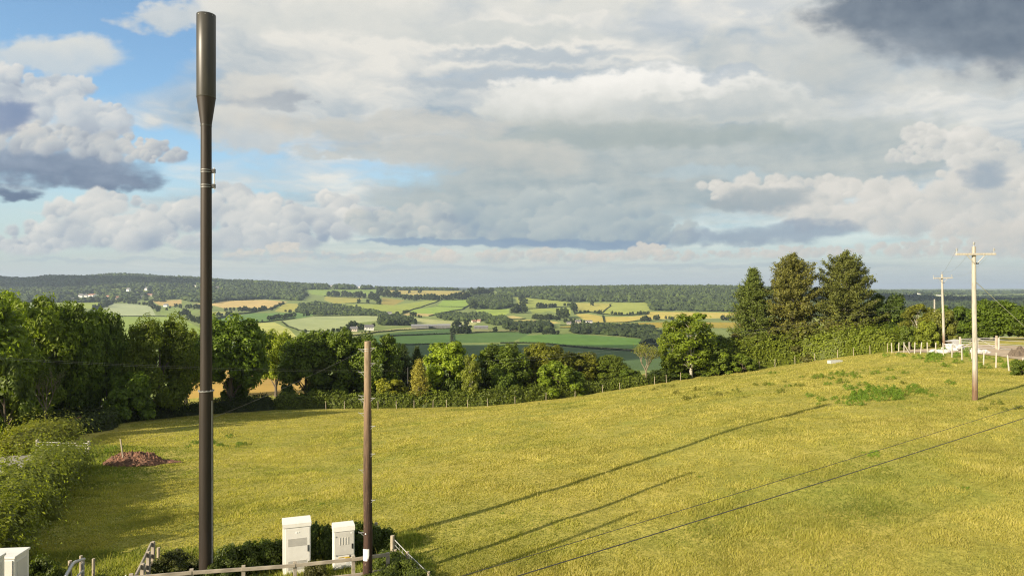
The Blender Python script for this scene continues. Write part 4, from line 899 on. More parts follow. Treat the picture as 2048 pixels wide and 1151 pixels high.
# trees outside the frame by the lane, which shade the hedges and the far end of the field
for x, y, w, h, l in [(-78, 62, 12, 13, 'tall tree along the lane beyond the picture edge'), (-86, 56, 11, 12, 'another tall lane tree outside the picture'), (-70, 68, 10, 11, 'leafy tree on the lane verge outside the picture'), (-92, 66, 12, 13, 'tree standing behind the lane outside the picture'), (-66, 80, 10, 12, 'tree by the lawn outside the picture')]:
    tree('oak', x, y, w, h, (.07, .10, .013), l)
hedge('boundary_hedge', [on(548, 99), on(640, 100.5), on(700, 101), on(860, 102.5), on(1000, 104), on(1130, 107), on(1220, 109), on(1296, 110)], [2.4, 2.4, 2.2, 2.2, 2.4, 2.2, 1.8, 1.6], [2.6, 2.3, 2.2, 2.2, 2.4, 2.0, 1.7, 1.3], 170, .26, 21, (.13, .165, .02), 'long hedge across the far side of the sloping field')
hedge('boundary_hedge', [on(1296, 110), on(1360, 113), on(1420, 114)], [1.6, 1.8, 2], [1.3, 1.3, 1.6], 150, .26, 22, (.09, .12, .018), 'low dark hedge under the airy ash')
hedge('boundary_hedge', [on(1420, 114), on(1500, 115.5), on(1600, 115.5), on(1700, 110), on(1795, 101)], [3, 3.2, 3, 3, 2.6], [4.2, 5.0, 4.9, 4.4, 3.6], 260, .28, 23, (.18, .22, .024), 'tall bright hedge climbing the field edge below the pines', spray=.3)
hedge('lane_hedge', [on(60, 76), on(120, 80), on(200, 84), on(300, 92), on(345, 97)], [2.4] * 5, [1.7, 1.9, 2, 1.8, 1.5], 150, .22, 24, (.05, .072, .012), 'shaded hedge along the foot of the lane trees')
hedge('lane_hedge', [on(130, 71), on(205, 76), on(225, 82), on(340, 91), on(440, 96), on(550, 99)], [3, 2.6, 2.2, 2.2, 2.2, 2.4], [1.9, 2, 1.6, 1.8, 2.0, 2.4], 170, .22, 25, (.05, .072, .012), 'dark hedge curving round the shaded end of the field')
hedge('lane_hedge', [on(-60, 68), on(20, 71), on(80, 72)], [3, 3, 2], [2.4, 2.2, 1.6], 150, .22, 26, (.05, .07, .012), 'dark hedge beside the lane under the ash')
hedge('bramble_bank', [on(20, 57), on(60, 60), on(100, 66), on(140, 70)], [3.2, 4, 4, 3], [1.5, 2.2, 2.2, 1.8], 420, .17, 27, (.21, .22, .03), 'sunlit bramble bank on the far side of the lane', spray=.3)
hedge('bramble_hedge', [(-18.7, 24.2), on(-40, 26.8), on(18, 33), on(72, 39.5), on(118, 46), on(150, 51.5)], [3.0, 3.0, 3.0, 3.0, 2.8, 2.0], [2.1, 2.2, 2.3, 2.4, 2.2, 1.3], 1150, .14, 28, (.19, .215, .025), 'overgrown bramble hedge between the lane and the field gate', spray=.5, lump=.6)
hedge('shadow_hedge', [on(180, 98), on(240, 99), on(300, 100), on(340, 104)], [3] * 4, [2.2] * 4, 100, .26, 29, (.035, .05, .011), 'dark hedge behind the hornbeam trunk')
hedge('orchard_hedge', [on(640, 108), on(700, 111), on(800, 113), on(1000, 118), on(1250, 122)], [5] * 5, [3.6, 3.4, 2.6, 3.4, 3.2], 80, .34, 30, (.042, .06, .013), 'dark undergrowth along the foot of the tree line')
# lane, track and other bare ground, as sheets laid over the land
def sheet(name, pts, half, mat, lift=.03, step=.8, kind='structure'):
    P = np.array([p[:2] for p in pts], float); seg = np.hypot(*np.diff(P, axis=0).T); s = np.concatenate([[0], np.cumsum(seg)])
    n = int(s[-1] / step) + 2; t = np.linspace(0, s[-1], n); x, y = np.interp(t, s, P[:, 0]), np.interp(t, s, P[:, 1])
    hw = np.interp(t, s, half); dx, dy = np.gradient(x), np.gradient(y); q = np.hypot(dx, dy); k = np.linspace(-1, 1, 9)
    edge = 1 + .12 * lat_noise(t / 1.7, t * 0 + 3.3, 7)
    X = x[:, None] - (dy / q * hw * edge)[:, None] * k; Y = y[:, None] + (dx / q * hw * edge)[:, None] * k; Z = hgt(X, Y) + lift
    i = np.arange(n - 1)[:, None]; j = np.arange(8)[None]
    Fq = np.stack([i * 9 + j, (i + 1) * 9 + j, (i + 1) * 9 + j + 1, i * 9 + j + 1], -1).reshape(-1, 4)
    return tag(link(name, mesh_np(name, np.stack([X, Y, Z], -1).reshape(-1, 3), Fq, M[mat], smooth=True)), kind=kind)
sheet('lane', [(-38, 24), on(-80, 36), on(-25, 47), on(25, 55.5), on(60, 57.5), on(100, 58)], [2, 2, 2, 2, 2, 1.6], 'lane')
sheet('track', [on(1800, 97), on(1850, 88), on(1950, 80), on(2060, 72), on(2160, 64)], [1.6, 2, 2.8, 3, 3], 'track', .05)
sheet('yard', [on(1900, 92), on(1960, 88), on(2060, 78)], [2, 3, 4], 'track', .04)
# ------------------------------------------------------------------ posts, gates, soil heap, small field things
def post_mesh(h, r, seed, mat='post_wood', n=7):
    rng = np.random.default_rng(seed); b = MB()
    b.tube([(0, 0, -.3), (0, 0, h * .5), (rng.normal(0, .012), rng.normal(0, .012), h)], [r, r, r * .95], n)
    o = b.build('fence_post', M[mat], smooth=True); d = o.data; bpy.data.objects.remove(o); return d
PM = [post_mesh(1.15, .038, s) for s in range(3)]; PW = [post_mesh(1.45, .06, s, 'pale_post') for s in range(3)]
def post(me, x, y, label, group, tilt=.04, sc=1.0, name='fence_post'):
    o = link(name, me, None, (x, y, gz(x, y)), RNG.uniform(0, 6)); o.rotation_euler[0] = RNG.normal(0, tilt); o.rotation_euler[1] = RNG.normal(0, tilt); o.scale = (1, 1, sc)
    return tag(o, label, 'fence post', group)
for u in (652, 689, 727, 756, 793, 828, 866, 893, 935, 975, 1030, 1092, 1150, 1205, 1240): p = on(u, np.interp(u, [540, 700, 860, 1000, 1130, 1220, 1300], [97.2, 99, 100.4, 102, 104.8, 107, 108.4])); post(PM[u % 3], p[0], p[1], 'thin grey post in front of the long far hedge', 'posts along the long far hedge')
for u in (1309, 1333, 1361, 1434, 1462, 1487, 1520, 1550, 1590, 1630, 1675, 1707, 1740, 1775): p = on(u, np.interp(u, [1300, 1420, 1500, 1600, 1700, 1800], [108.6, 112, 113, 113, 107.5, 98.5])); post(PM[u % 3], p[0], p[1], 'thin pale post below the climbing hedge and pines', 'posts below the climbing hedge', sc=1.1)
for u, D in [(1784, 94), (1797, 91), (1808, 89), (1818, 87), (1829, 85), (1841, 83), (1855, 81), (1871, 78.5), (1887, 76), (1904, 73.5), (1924, 70.5), (1944, 68.5), (1967, 66), (1992, 63.5), (2018, 61), (2044, 58.5), (2072, 56)]:
    p = on(u, D); post(PW[u % 3], p[0], p[1], 'pale stout post along the farm track', 'posts along the farm track', sc=.95)
p = on(1819, 86.6); o = post(PW[0], p[0], p[1], 'slanting strut leaning on a track post', None, 0, .95, 'strut_post'); o.rotation_euler = (0, -.55, 0)
def gate(name, u0, u1, D0, D1, h, bars, label, mat, postmat='pale_post', ph=1.35, pr=.1, braces=True):
    a, b = Vector(on(u0, D0)), Vector(on(u1, D1)); d = b - a; L = math.hypot(d.x, d.y)
    o = empty(name, a, math.atan2(d.y, d.x)); tag(o, label, 'gate'); sl = d.z / L
    g = MB()
    def P(x, z): return (x, 0, z + sl * x)
    for k in range(bars):
        z = .2 + (h - .2) * (k / (bars - 1)) ** .85; g.tube([P(.12, z), P(L - .12, z)], .028, 6)
    for x in ([.12, L - .12] + ([L * .5] if braces else [])): g.tube([P(x, .18), P(x, h)], .03, 6)
    if braces: g.tube([P(.12, .2), P(L * .5, h)], .022, 6); g.tube([P(L - .12, .2), P(L * .5, h)], .022, 6)
    g.build('bar_frame', M[mat], o, smooth=True)
    for x in (0, L):
        q = MB(); q.m = Matrix.Translation(P(x, 0)); q.tube([(0, 0, -.3), (0, 0, ph)], [pr, pr * .95], 8); q.build('post', M[postmat], o, smooth=True)
    return o
gate('field_gate', 74, 178, 57, 56, 1.15, 5, 'pale tubular gate half hidden by the bramble hedge', 'pale_galv')
gate('field_gate', 343, 384, 97.5, 97.5, 1.1, 5, 'small white gate far off by the tan wheat field', 'pale_galv', ph=1.2, pr=.07)
gate('field_gate', 1920, 1993, 84, 82, 1.35, 6, 'galvanised gate across the farm track behind the tall pole', 'pale_galv', 'post_wood', 1.6, .13)
gate('metal_hurdle', 1997, 2080, 80, 74, 1.55, 4, 'grey metal hurdle on the grassy bank past the track gate', 'galv', 'pale_post', 1.4, .08, False)
def mound(name, x, y, rx, ry, h, mat, seed, label, cat, nb=120, rough=.35):
    t = np.linspace(0, 2 * PI, nb, endpoint=False); k = np.linspace(0, 1, 46)
    T, Kk = np.meshgrid(t, k); lx, ly = np.cos(T) * Kk, np.sin(T) * Kk
    e = 1 + .18 * lat_noise(np.cos(T) * 2 + seed, np.sin(T) * 2, seed)
    X, Y = x + lx * rx * e, y + ly * ry * e
    hh = h * (1 - Kk ** 1.6) * (1 + .5 * lat_noise(X / (rx * .4), Y / (ry * .4), seed)) + rough * h * .6 * lat_noise(X / .45, Y / .45, seed + 1) * (1 - Kk) + .26 * h * np.abs(lat_noise(X / .2, Y / .2, seed + 2)) * (1 - Kk ** 4) + .12 * h * lat_noise(X / .09, Y / .09, seed + 7)
    Z = hgt(X, Y) + hh - .12 * Kk ** 6
    i = np.arange(45)[:, None]; j = np.arange(nb)[None]; j2 = (j + 1) % nb
    Fq = np.stack([i * nb + j, (i + 1) * nb + j, (i + 1) * nb + j2, i * nb + j2], -1).reshape(-1, 4)
    return tag(link(name, mesh_np(name, np.stack([X, Y, Z], -1).reshape(-1, 3), Fq, M[mat])), label, cat)
p = on(268, 53.5); mound('soil_heap', p[0], p[1], 2.7, 1.3, .85, 'soil', 3, 'heap of red soil beside the bramble hedge and gate', 'soil heap')
p = on(325, 54); mound('soil_spoil', p[0], p[1], 1.7, .7, .22, 'soil', 5, 'low scatter of red soil trailing from the heap', 'soil')
p = on(140, 80); mound('brush_pile', p[0], p[1], 2.6, 1.2, 1.0, 'soil', 9, 'brown brushwood pile on the small shaded lawn', 'brush pile')
p = on(245, 53); b = MB(); b.tube([(.12, 0, -.3), (-.16, 0, 1.6)], [.055, .05], 7); o = b.build('wooden_stake', M['post_wood'], None, True, (p[0], p[1], gz(p[0], p[1]) + .4)); tag(o, 'leaning wooden stake stuck in the red soil heap', 'stake')
def rubbish(name, u, D, w, h, seed, label):
    rng = np.random.default_rng(seed); x, y, z = on(u, D); Vs, Fs, n = [], [], 0
    for k in range(16):
        c = np.array([rng.normal(0, w * .3), rng.normal(0, .5), 0]); s = rng.uniform(.25, .6)
        q = ICO_V * (1 + rng.normal(0, .22, (len(ICO_V), 1))) * np.array([s, s, s * rng.uniform(.4, .8)]) + c; q[:, 2] += h * .35 * rng.uniform(.1, 1.6) * max(0, 1 - abs(c[0]) / w)
        Vs.append(q + np.array([x, y, z])); Fs.append(ICO_F + n); n += len(q)
    return tag(link(name, mesh_np(name, np.vstack(Vs), Fs, M['rubbish'])), label, 'rubbish')
rubbish('rubbish_heap', 1906, 84, 1.6, 1.3, 4, 'heap of crumpled white sheeting beside the track gate'); rubbish('white_litter', 1882, 82, 1.0, .3, 6, 'small scrap of white sheeting lying on the track edge'); rubbish('white_litter', 1962, 77, 1.2, .25, 8, 'thin strip of white sheeting on the track before the gate')
p = on(1908, 86); b = MB(); b.prism([(-.9, 1.0), (.55, 0.25), (.6, 1.15), (.5, 1.2)], -.5, .5); o = b.build('feed_bag', M['rubbish'], None, False, p, .2); tag(o, 'torn white sack hung above the sheeting heap', 'sack')
p = on(2038, 72); o = mound('scrap_pile', p[0], p[1], 1.3, .8, .8, 'bark', 14, 'rusty brown scrap pile on the edge of the track', 'scrap pile', rough=.8)
p = on(1670, 92); b = MB(); b.box(-.95, .95, -.35, .35, -.05, .38, .04); b.box(-.82, .82, -.24, .24, .36, .40); o = b.build('water_trough', M['trough'], None, False, (p[0], p[1], gz(p[0], p[1])), .25); tag(o, 'pale metal trough lying in the upper field', 'trough')
# ------------------------------------------------------------------ the mast
MX, MY = -10.31, 23.6; MZ = gz(MX, MY); top = HC + 549 / F * MY
def zm(v): return HC - (v - V0) / F * MY - MZ
o = empty('telecom_mast', (MX, MY, MZ)); tag(o, 'tall dark brown telecom mast with a thick cylindrical head', 'mast')
b = MB(); b.lathe([(.235, -.3), (.228, 1.2), (.222, zm(781))], 40); b.build('lower_pole', M['mast'], o, True)
b = MB(); b.lathe([(.19, zm(781) + .02), (.182, zm(560)), (.172, zm(252))], 40); b.build('upper_pole', M['mast'], o, True)
b = MB(); b.lathe([(.226, zm(781) - .02), (.258, zm(781) - .012), (.258, zm(781) + .012), (.2, zm(781) + .02)], 40); fl = b.build('flange', M['dull_galv'], o, True)
for k in range(12):
    b = MB(); b.m = Matrix.Translation((.243 * math.cos(k * PI / 6), .243 * math.sin(k * PI / 6), zm(781) + .01)); b.lathe([(.016, 0), (.016, .03)], 6); b.build('bolt', M['dull_galv'], fl)
b = MB(); b.lathe([(.176, zm(251)), (.176, zm(252) + .05), (.30, zm(197)), (.302, zm(195))], 40); b.build('tapered_neck', M['mast'], o, True)
b = MB(); b.lathe([(.178, zm(252) - .015), (.184, zm(252)), (.178, zm(252) + .03)], 40); b.build('neck_ring', M['mast_head'], o, True)
b = MB(); b.lathe([(.300, zm(195)), (.305, zm(195) + .02), (.307, zm(110)), (.307, zm(30.5)), (.30, zm(30))], 44); hd_ = b.build('antenna_shroud', M['mast_head'], o, True)
b = MB(); b.lathe([(.303, zm(195) - .02), (.312, zm(195)), (.303, zm(195) + .02)], 44); b.build('shroud_ring', M['mast_head'], hd_, True)
for k in range(8):
    a = k * PI / 4 + .3; b = MB(); b.m = Matrix.Translation((.306 * math.cos(a), .306 * math.sin(a), zm(34))); b.tube([(-.006 * math.cos(a), -.006 * math.sin(a), 0), (.006 * math.cos(a), .006 * math.sin(a), 0)], .012, 6); b.build('screw', M['galv'], hd_)
for vv in (340, 344.5, 370, 374.5):
    b = MB(); z = zm(vv); b.lathe([(.176, z - .014), (.186, z - .012), (.186, z + .012), (.176, z + .014)], 36); b.build('clamp_band', M['dull_galv'], o, True)
b = MB(); b.box(.15, .30, -.06, .06, zm(346), zm(338), .01); b.box(.15, .30, -.06, .06, zm(376), zm(368), .01); br = b.build('clamp_bracket', M['iron'], o)
b = MB(); b.tube([(.285, -.02, zm(378)), (.285, -.02, zm(336))], .022, 8); b.build('rod', M['galv'], br, True)
b = MB(); b.tube([(.232, -.08, -.2), (.232, -.08, 1.5), (.226, -.08, zm(800))], .014, 6); b.build('cable_run', M['pale_cable'], o, True)
# ------------------------------------------------------------------ wooden poles
PX, PY = -4.75, 23.0; PZ = gz(PX, PY)
def zp(v, Y=PY, Z=None): return HC - (v - V0) / F * Y - (PZ if Z is None else Z)
o = empty('telegraph_pole', (PX, PY, PZ)); tag(o, 'brown creosoted wooden pole with climbing steps by the cabinets', 'utility pole')
b = MB(); hp = zp(682); prof = [(-.4, .160), (0, .155), (1.5, .148), (3.5, .135), (5.5, .123), (hp, .112)]
rngp = np.random.default_rng(2); b.tube([(rngp.normal(0, .012), rngp.normal(0, .012), z) for z, r in prof], [r for z, r in prof], 18); b.build('shaft', M['wood_pole'], o, True)
for v in (697, 700.5):
    b = MB(); b.lathe([(.113, zp(v) - .008), (.121, zp(v) - .006), (.121, zp(v) + .006), (.113, zp(v) + .008)], 20); b.build('band', M['galv'], o, True)
for v, s in [(696, 1), (698, -1), (726, 1), (743.5, -1), (790.5, -1), (795.5, 1), (797.5, -1), (825, -1), (851, 1), (906, 1), (938, -1), (998, 1), (1063, -1)]:
    b = MB(); z = zp(v); b.tube([(s * .09, -.05, z), (s * .27, -.07, z), (s * .27, -.07, z + .035)], .011, 6); b.tube([(s * .22, -.065, z), (s * .11, -.06, z - .10)], .007, 5); b.build('step_iron', M['galv'], o, True)
b = MB()
a0, a1, z0, z1 = -.95, .62, zp(1117.5), zp(1094)
for k in range(7):
    t0, t1 = [-PI / 2 + a0 * .9 + (a1 - a0) * q / 7 * .9 for q in (k, k + 1)]
    b.add([(.156 * math.cos(t0), .156 * math.sin(t0), z0), (.156 * math.cos(t1), .156 * math.sin(t1), z0), (.156 * math.cos(t1), .156 * math.sin(t1), z1), (.156 * math.cos(t0), .156 * math.sin(t0), z1)], [(0, 1, 2, 3)])
b.build('number_plate', M['white'], o)
b = MB(); b.tube([(-.03, -.146, zp(1063.5)), (-.03, -.158, zp(1063.5))], .022, 10); b.build('marker_disc', M['white'], o)
b = MB(); b.tube([(.158, -.03, -.3), (.152, -.03, 2), (.142, -.03, 3.6), (.128, -.03, zp(820))], .013, 6); b.build('cable_run', M['cable'], o, True)
def power_pole(x, y, htop, label, yaw):
    z = gz(x, y); h = htop - z
    o = empty('electricity_pole', (x, y, z), yaw); tag(o, label, 'utility pole')
    b = MB(); b.tube([(0, 0, -.4), (.02, 0, h * .35), (-.015, 0, h * .7), (0, 0, h)], [.168, .15, .135, .12], 16); b.build('shaft', M['grey_pole'], o, True)
    zc = h - .50; ca = MB(); ca.box(-1.35, 1.35, -.24, -.12, zc - .065, zc + .065, .008); c = ca.build('crossarm', M['pale_post'], o)
    for s in (-1, 1):
        b = MB(); b.tube([(s * .62, -.19, zc - .06), (s * .12, -.17, zc - .58)], .03, 6); b.build('brace', M['pale_galv'], c, True)
    for xx, zz, yy in ((-1.3, zc + .07, -.18), (1.24, zc + .07, -.18), (0, h, 0)):
        b = MB(); b.m = Matrix.Translation((xx, yy, zz)); b.lathe([(.016, 0), (.016, .12), (.06, .13), (.035, .17), (.075, .2), (.04, .24), (.065, .27), (.03, .32), (0.012, .33)], 12); b.build('insulator', M['galv'], c if xx else o, True)
    b = MB(); b.tube([(.05, -.1, zc), (.22, -.16, zc)], .05, 8); b.tube([(.05, -.1, zc - .6), (.2, -.16, zc - .6)], .05, 8); b.build('bolt_plate', M['iron'], o)
    return o
R1 = on(1950, 46); T1 = at(1947, 493, 46)
r1 = power_pole(R1[0], R1[1], T1[2], 'tall bleached electricity pole standing in the field', .06); r1.rotation_euler[1] = -.008
R2 = on(1888, 92); T2 = at(1885, 548, 92)
r2 = power_pole(R2[0], R2[1], T2[2], 'smaller looking electricity pole farther off among the bushes', .10); r2.rotation_euler[1] = -.03
p = on(1869, 118); t_ = at(1869, 598, 118); b = MB(); h = t_[2] - p[2]; b.tube([(0, 0, -.3), (0, 0, h)], [.15, .12], 8); o = b.build('telegraph_pole', M['grey_pole'], None, True, p); tag(o, 'short plain pole in front of the blue wooded hill', 'utility pole')
p = on(816, 104); t_ = at(814.5, 734, 104); b = MB(); b.tube([(0, 0, -.3), (0, 0, t_[2] - p[2])], [.11, .09], 8); o = b.build('telegraph_pole', M['iron'], None, True, p); tag(o, 'thin dark pole beside the golden conifer', 'utility pole')
p = (-13.6, 13.6); b = MB(); b.tube([(0, 0, -.4), (0, 0, 10.6)], [.13, .10], 10); o = b.build('telegraph_pole', M['wood_pole'], None, True, (p[0], p[1], gz(*p))); tag(o, 'plain wooden pole just outside the picture, shading the field', 'utility pole')
def wire(a, b, sag, r, mat, label, name='overhead_wire', n=28):
    a, b = Vector(a), Vector(b); P = []
    for k in range(n + 1):
        t = k / n; q = a.lerp(b, t); q.z -= sag * 4 * t * (1 - t); P.append(q)
    m = MB(); m.tube(P, r, 5); o = m.build(name, M[mat], None, True); return tag(o, label, 'wire')
w0, w1_ = Vector(at(1000, 1151, 14.5)), Vector(at(2048, 828, 27)); d = w1_ - w0; wire(w0 - d * .5, w1_ + d * .8, .16, .013, 'cable', 'black overhead cable slanting low over the field, lower of the pair')
w0, w1_ = Vector(at(890, 1151, 15.5)), Vector(at(2048, 803, 30)); d = w1_ - w0; wire(w0 - d * .5, w1_ + d * .8, .16, .009, 'cable', 'thinner black overhead cable slanting above its thicker twin')
wire((PX - .1, PY - .05, PZ + zp(699)), (on(243, 53)[0], 53, gz(on(243, 53)[0], 53) + 1.7), .5, .006, 'cable', 'dark stay wire from the wooden pole to the soil heap stake')
for dv, l in ((0, 'thin pale wire strung in front of the lane trees, upper of two'), (3.2, 'thin pale wire strung in front of the lane trees, lower of two')):
    wire(at(-40, 712 + dv, 62), at(814, 738 + dv, 104), .5, .0038, 'galv', l)
for a_, l in (((1300, 668), 'faint upper wire crossing the valley before the dark wood'), ((1300, 674), 'faint lower wire crossing the valley before the dark wood')):
    wire(at(a_[0] - 480, a_[1] + 66, 104), at(1869, 600 + (a_[1] - 668), 118), 1.2, .0045, 'galv', l)
a_ = Vector(at(1951, 563, 46)); b_ = Vector(at(2046, 650, 60)); wire(a_, b_ + (b_ - a_) * .02, 0, .022, 'white', 'pale slanting stay wire beside the tall bleached pole', 'stay_wire', 4)
for k, (xa, za) in enumerate(((-1.3, -.12), (0, .33), (1.24, -.12))):
    A = Vector((R1[0] + xa, R1[1] - .15, T1[2] + za)); B_ = Vector((R2[0] + xa, R2[1] - .15, T2[2] + za)); wire(A, B_, .7, .006, 'galv', ['hair thin wire from the outer arm of the tall pole', 'hair thin wire from the top of the tall pole', 'hair thin wire from the inner arm of the tall pole'][k])
# ------------------------------------------------------------------ compound: cabinets, rails, posts, brambles
YAW = math.radians(19.5)
def on_face(b, x0, x1, z0, z1, y, t): b.box(x0, x1, y - t, y, z0, z1)
ca = at(566, 1047.5, 24.3); gzc = gz(ca[0] + .45, ca[1] + .3)
o = empty('equipment_cabinet', (ca[0], ca[1], gzc), YAW); tag(o, 'taller white equipment cabinet with two louvred panels', 'cabinet')
W_, D_, H_ = .93, .66, ca[2] - gzc
b = MB(); b.box(0, W_, 0, D_, -.2, H_ - .14, .012); b.build('body', M['cab'], o)
b = MB(); b.add([(-.008, -.034, H_ - .14), (W_ + .008, -.034, H_ - .14), (W_ + .02, D_ + .03, H_ - .14), (-.02, D_ + .03, H_ - .14), (-.02, -.03, H_ - .015), (W_ + .02, -.03, H_ - .015), (W_ + .02, D_ + .03, H_ + .01), (-.02, D_ + .03, H_ + .01)], [(0, 3, 2, 1), (4, 5, 6, 7), (0, 1, 5, 4), (1, 2, 6, 5), (2, 3, 7, 6), (3, 0, 4, 7)]); b.build('canopy', M['cab'], o)
b = MB(); b.box(.08, W_ - .035, -.03, -.002, .06, H_ - .18, .008); dr = b.build('door', M['cab'], o)
for z0, z1 in ((H_ - .80, H_ - .52), (H_ - 1.62, H_ - 1.30)):
    b = MB(); b.box(.16, W_ - .14, -.034, -.028, z0, z1)
    k = z0 + .012
    while k < z1 - .015: b.add([(.17, -.034, k), (W_ - .15, -.034, k), (W_ - .15, -.046, k + .012), (.17, -.046, k + .012)], [(0, 1, 2, 3), (3, 2, 1, 0)]); k += .024
    b.build('louvre_panel', M['louvre'], dr)
b = MB(); b.box(W_ - .115, W_ - .075, -.055, -.028, H_ - 1.02, H_ - .80, .008); b.build('handle', M['rubber'], dr)
b = MB(); on_face(b, .42, .47, H_ - .36, H_ - .30, -.03, .006); on_face(b, .50, .54, H_ - .34, H_ - .30, -.03, .006); b.build('badge', M['white'], dr)
ca = at(667, 1054, 24.65); gzc = gz(ca[0] + .35, ca[1] + .3)
o = empty('meter_cabinet', (ca[0], ca[1], gzc), YAW); tag(o, 'shorter pale grey meter cabinet with warning stickers', 'cabinet')
W_, D_, H_ = .73, .5, ca[2] - gzc
b = MB(); b.box(0, W_, 0, D_, -.2, H_ - .16, .012); b.build('body', M['cab'], o)
b = MB(); b.add([(-.008, -.032, H_ - .16), (W_ + .008, -.032, H_ - .16), (W_ + .02, D_ + .03, H_ - .16), (-.02, D_ + .03, H_ - .16), (-.01, -.01, H_), (W_ + .01, -.01, H_), (W_ + .01, D_ + .03, H_ + .01), (-.01, D_ + .03, H_ + .01)], [(0, 3, 2, 1), (4, 5, 6, 7), (0, 1, 5, 4), (1, 2, 6, 5), (2, 3, 7, 6), (3, 0, 4, 7)]); b.build('canopy', M['cab'], o)
b = MB(); b.box(.035, W_ - .03, -.026, -.002, .50, H_ - .19, .006)
for k in range(4): b.box(.20 + k * .095, .235 + k * .095, -.036, -.024, .86, 1.12, .006)
dr = b.build('upper_door', M['cab_grey'], o)
b = MB(); b.box(W_ - .11, W_ - .06, -.05, -.024, H_ - .80, H_ - .62, .012); b.build('handle', M['rubber'], dr)
for z in (H_ - .36, H_ - 1.02):
    b = MB(); b.box(.06, .10, -.04, -.024, z, z + .05, .006); b.build('hinge', M['galv'], dr)
b = MB(); on_face(b, W_ - .15, W_ - .09, H_ - .26, H_ - .22, -.026, .004); b.build('badge', M['white'], dr)
b = MB(); b.box(.035, W_ - .03, -.024, -.002, .02, .47, .006); ld = b.build('lower_door', M['cab'], o)
for x0, x1, z0, z1, mt, nm in ((.17, .38, .40, .43, 'yellow', 'caution_strip'), (.40, .58, .35, .425, 'yellow', 'warning_sticker'), (.43, .62, .26, .31, 'blue', 'notice_sticker'), (.41, .63, .08, .25, 'white', 'notice_sticker'), (.54, .60, .41, .47, 'ink', 'round_sticker')):
    b = MB(); on_face(b, x0, x1, z0, z1, -.024 if nm != 'round_sticker' else -.027, .003); st = b.build(nm, M[mt], ld)
    if mt == 'yellow': b = MB(); on_face(b, x0 + .03, x1 - .03, (z0 + z1) / 2 - .006, (z0 + z1) / 2 + .006, -.0275, .001); b.build('print', M['ink'], st)
    if mt == 'white':
        b = MB()
        for k in range(4): on_face(b, x0 + .02, x1 - .03 - .02 * (k % 2), z0 + .02 + k * .035, z0 + .03 + k * .035, -.0275, .001)
        b.build('print', M['ink'], st)
def lid_cabinet(u0, u1, v, D, w, d, h, yaw, label):
    p = at(u0, v, D); z0 = gz(p[0], p[1]); o = empty('equipment_cabinet', (p[0], p[1], z0), yaw); tag(o, label, 'cabinet'); H = p[2] - z0
    b = MB(); b.box(0, w, 0, d, -.2, H - .07, .012); b.build('body', M['cab'], o)
    b = MB(); b.box(-.03, w + .03, -.03, d + .03, H - .07, H, .014); b.build('lid', M['cab'], o)
    b = MB(); b.box(.05, w * .5 - .01, -.028, -.002, .08, H - .12, .006); b.build('door', M['cab_grey'], o); b = MB(); b.box(w * .5 + .01, w - .05, -.028, -.002, .08, H - .12, .006); b.build('door', M['cab_grey'], o)
    b = MB(); b.box(w * .5 - .08, w * .5 - .05, -.05, -.026, H * .5, H * .5 + .2, .006); b.build('handle', M['rubber'], o)
    b = MB(); b.box(w + .002, w + .016, .12, d - .12, H * .3, H - .2, .004); b.build('side_panel', M['cab_grey'], o)
lid_cabinet(-72, 40, 1116, 20.2, 1.35, .75, 2, .12, 'wide pale cabinet whose lid shows in the bottom corner')
lid_cabinet(-124, 8, 1128, 18.6, 1.25, .7, 2, .12, 'pale cabinet standing in front of the wide one, mostly cut off')
# front rail
def rail_pt(u): return np.interp(u, [270, 383, 487, 590, 707, 773], [1153, 1143, 1136, 1128.5, 1116.5, 1106.5]), np.interp(u, [270, 383, 775], [20.9, 21.5, 23.5])
o = empty('rail_fence', (0, 0, 0)); tag(o, 'grey timber rail fence in front of the cabinets', 'fence')
pts = [Vector(at(u, rail_pt(u)[0], rail_pt(u)[1])) for u in (262, 383, 487, 590, 707, 776)]
for dz, hh in ((0, .055), (-.52, .05)):
    for k in range(5):
        a, c = pts[k] + Vector((0, -.06, dz)), pts[k + 1] + Vector((0, -.06, dz)); d = (c - a); L = d.length; b = MB(); b.box(-.04, L + .03, -.02, .02, -hh, hh, .006)
        b.m = Matrix(); r = b.build('rail', M['fence_wood'], o); r.location = a + Vector((0, .012 * (k % 2), 0)); r.rotation_euler = (0, -math.asin(d.z / L), math.atan2(d.y, d.x))
for k, p in enumerate(pts):
    z0 = gz(p.x, p.y); b = MB(); b.box(-.055, .055, -.03, .08, z0 - .3 - p.z, .09 if k != 5 else .03, .008); b.build('post', M['fence_wood'], o, loc=p, rz=YAW)
# side board fence that runs towards the camera
o = empty('board_fence', (0, 0, 0)); tag(o, 'weathered board fence running away beside the mast', 'fence')
A, B_ = Vector(at(306, 1087, 25.6)), Vector(at(272, 1160, 20.6))
d = B_ - A; L = d.length
for dz in (0, -.42, -.8):
    b = MB(); b.box(-.1, L + .3, -.025, .025, -.07, .07, .006); r = b.build('rail', M['fence_wood'], o); r.location = A + Vector((-.07, 0, dz)); r.rotation_euler = (0, -math.asin(d.z / L), math.atan2(d.y, d.x))
for t in (0, .33, .66):
    p = A.lerp(B_, t); z0 = gz(p.x, p.y); b = MB(); b.box(-.05, .06, -.06, .06, z0 - .3 - p.z, .10, .008); b.build('post', M['fence_wood'], o, loc=p)
def lone_post(u, vt, D, r, label, mat='post_wood', tilt=0.0):
    x, y, z = at(u, vt, D); z0 = gz(x, y); b = MB(); b.tube([(0, 0, -.3), (0, 0, (z - z0) * .5), (tilt, 0, z - z0)], [r * 1.05, r, r * .95], 9); o = b.build('fence_post', M[mat], None, True, (x, y, z0)); tag(o, label, 'fence post')
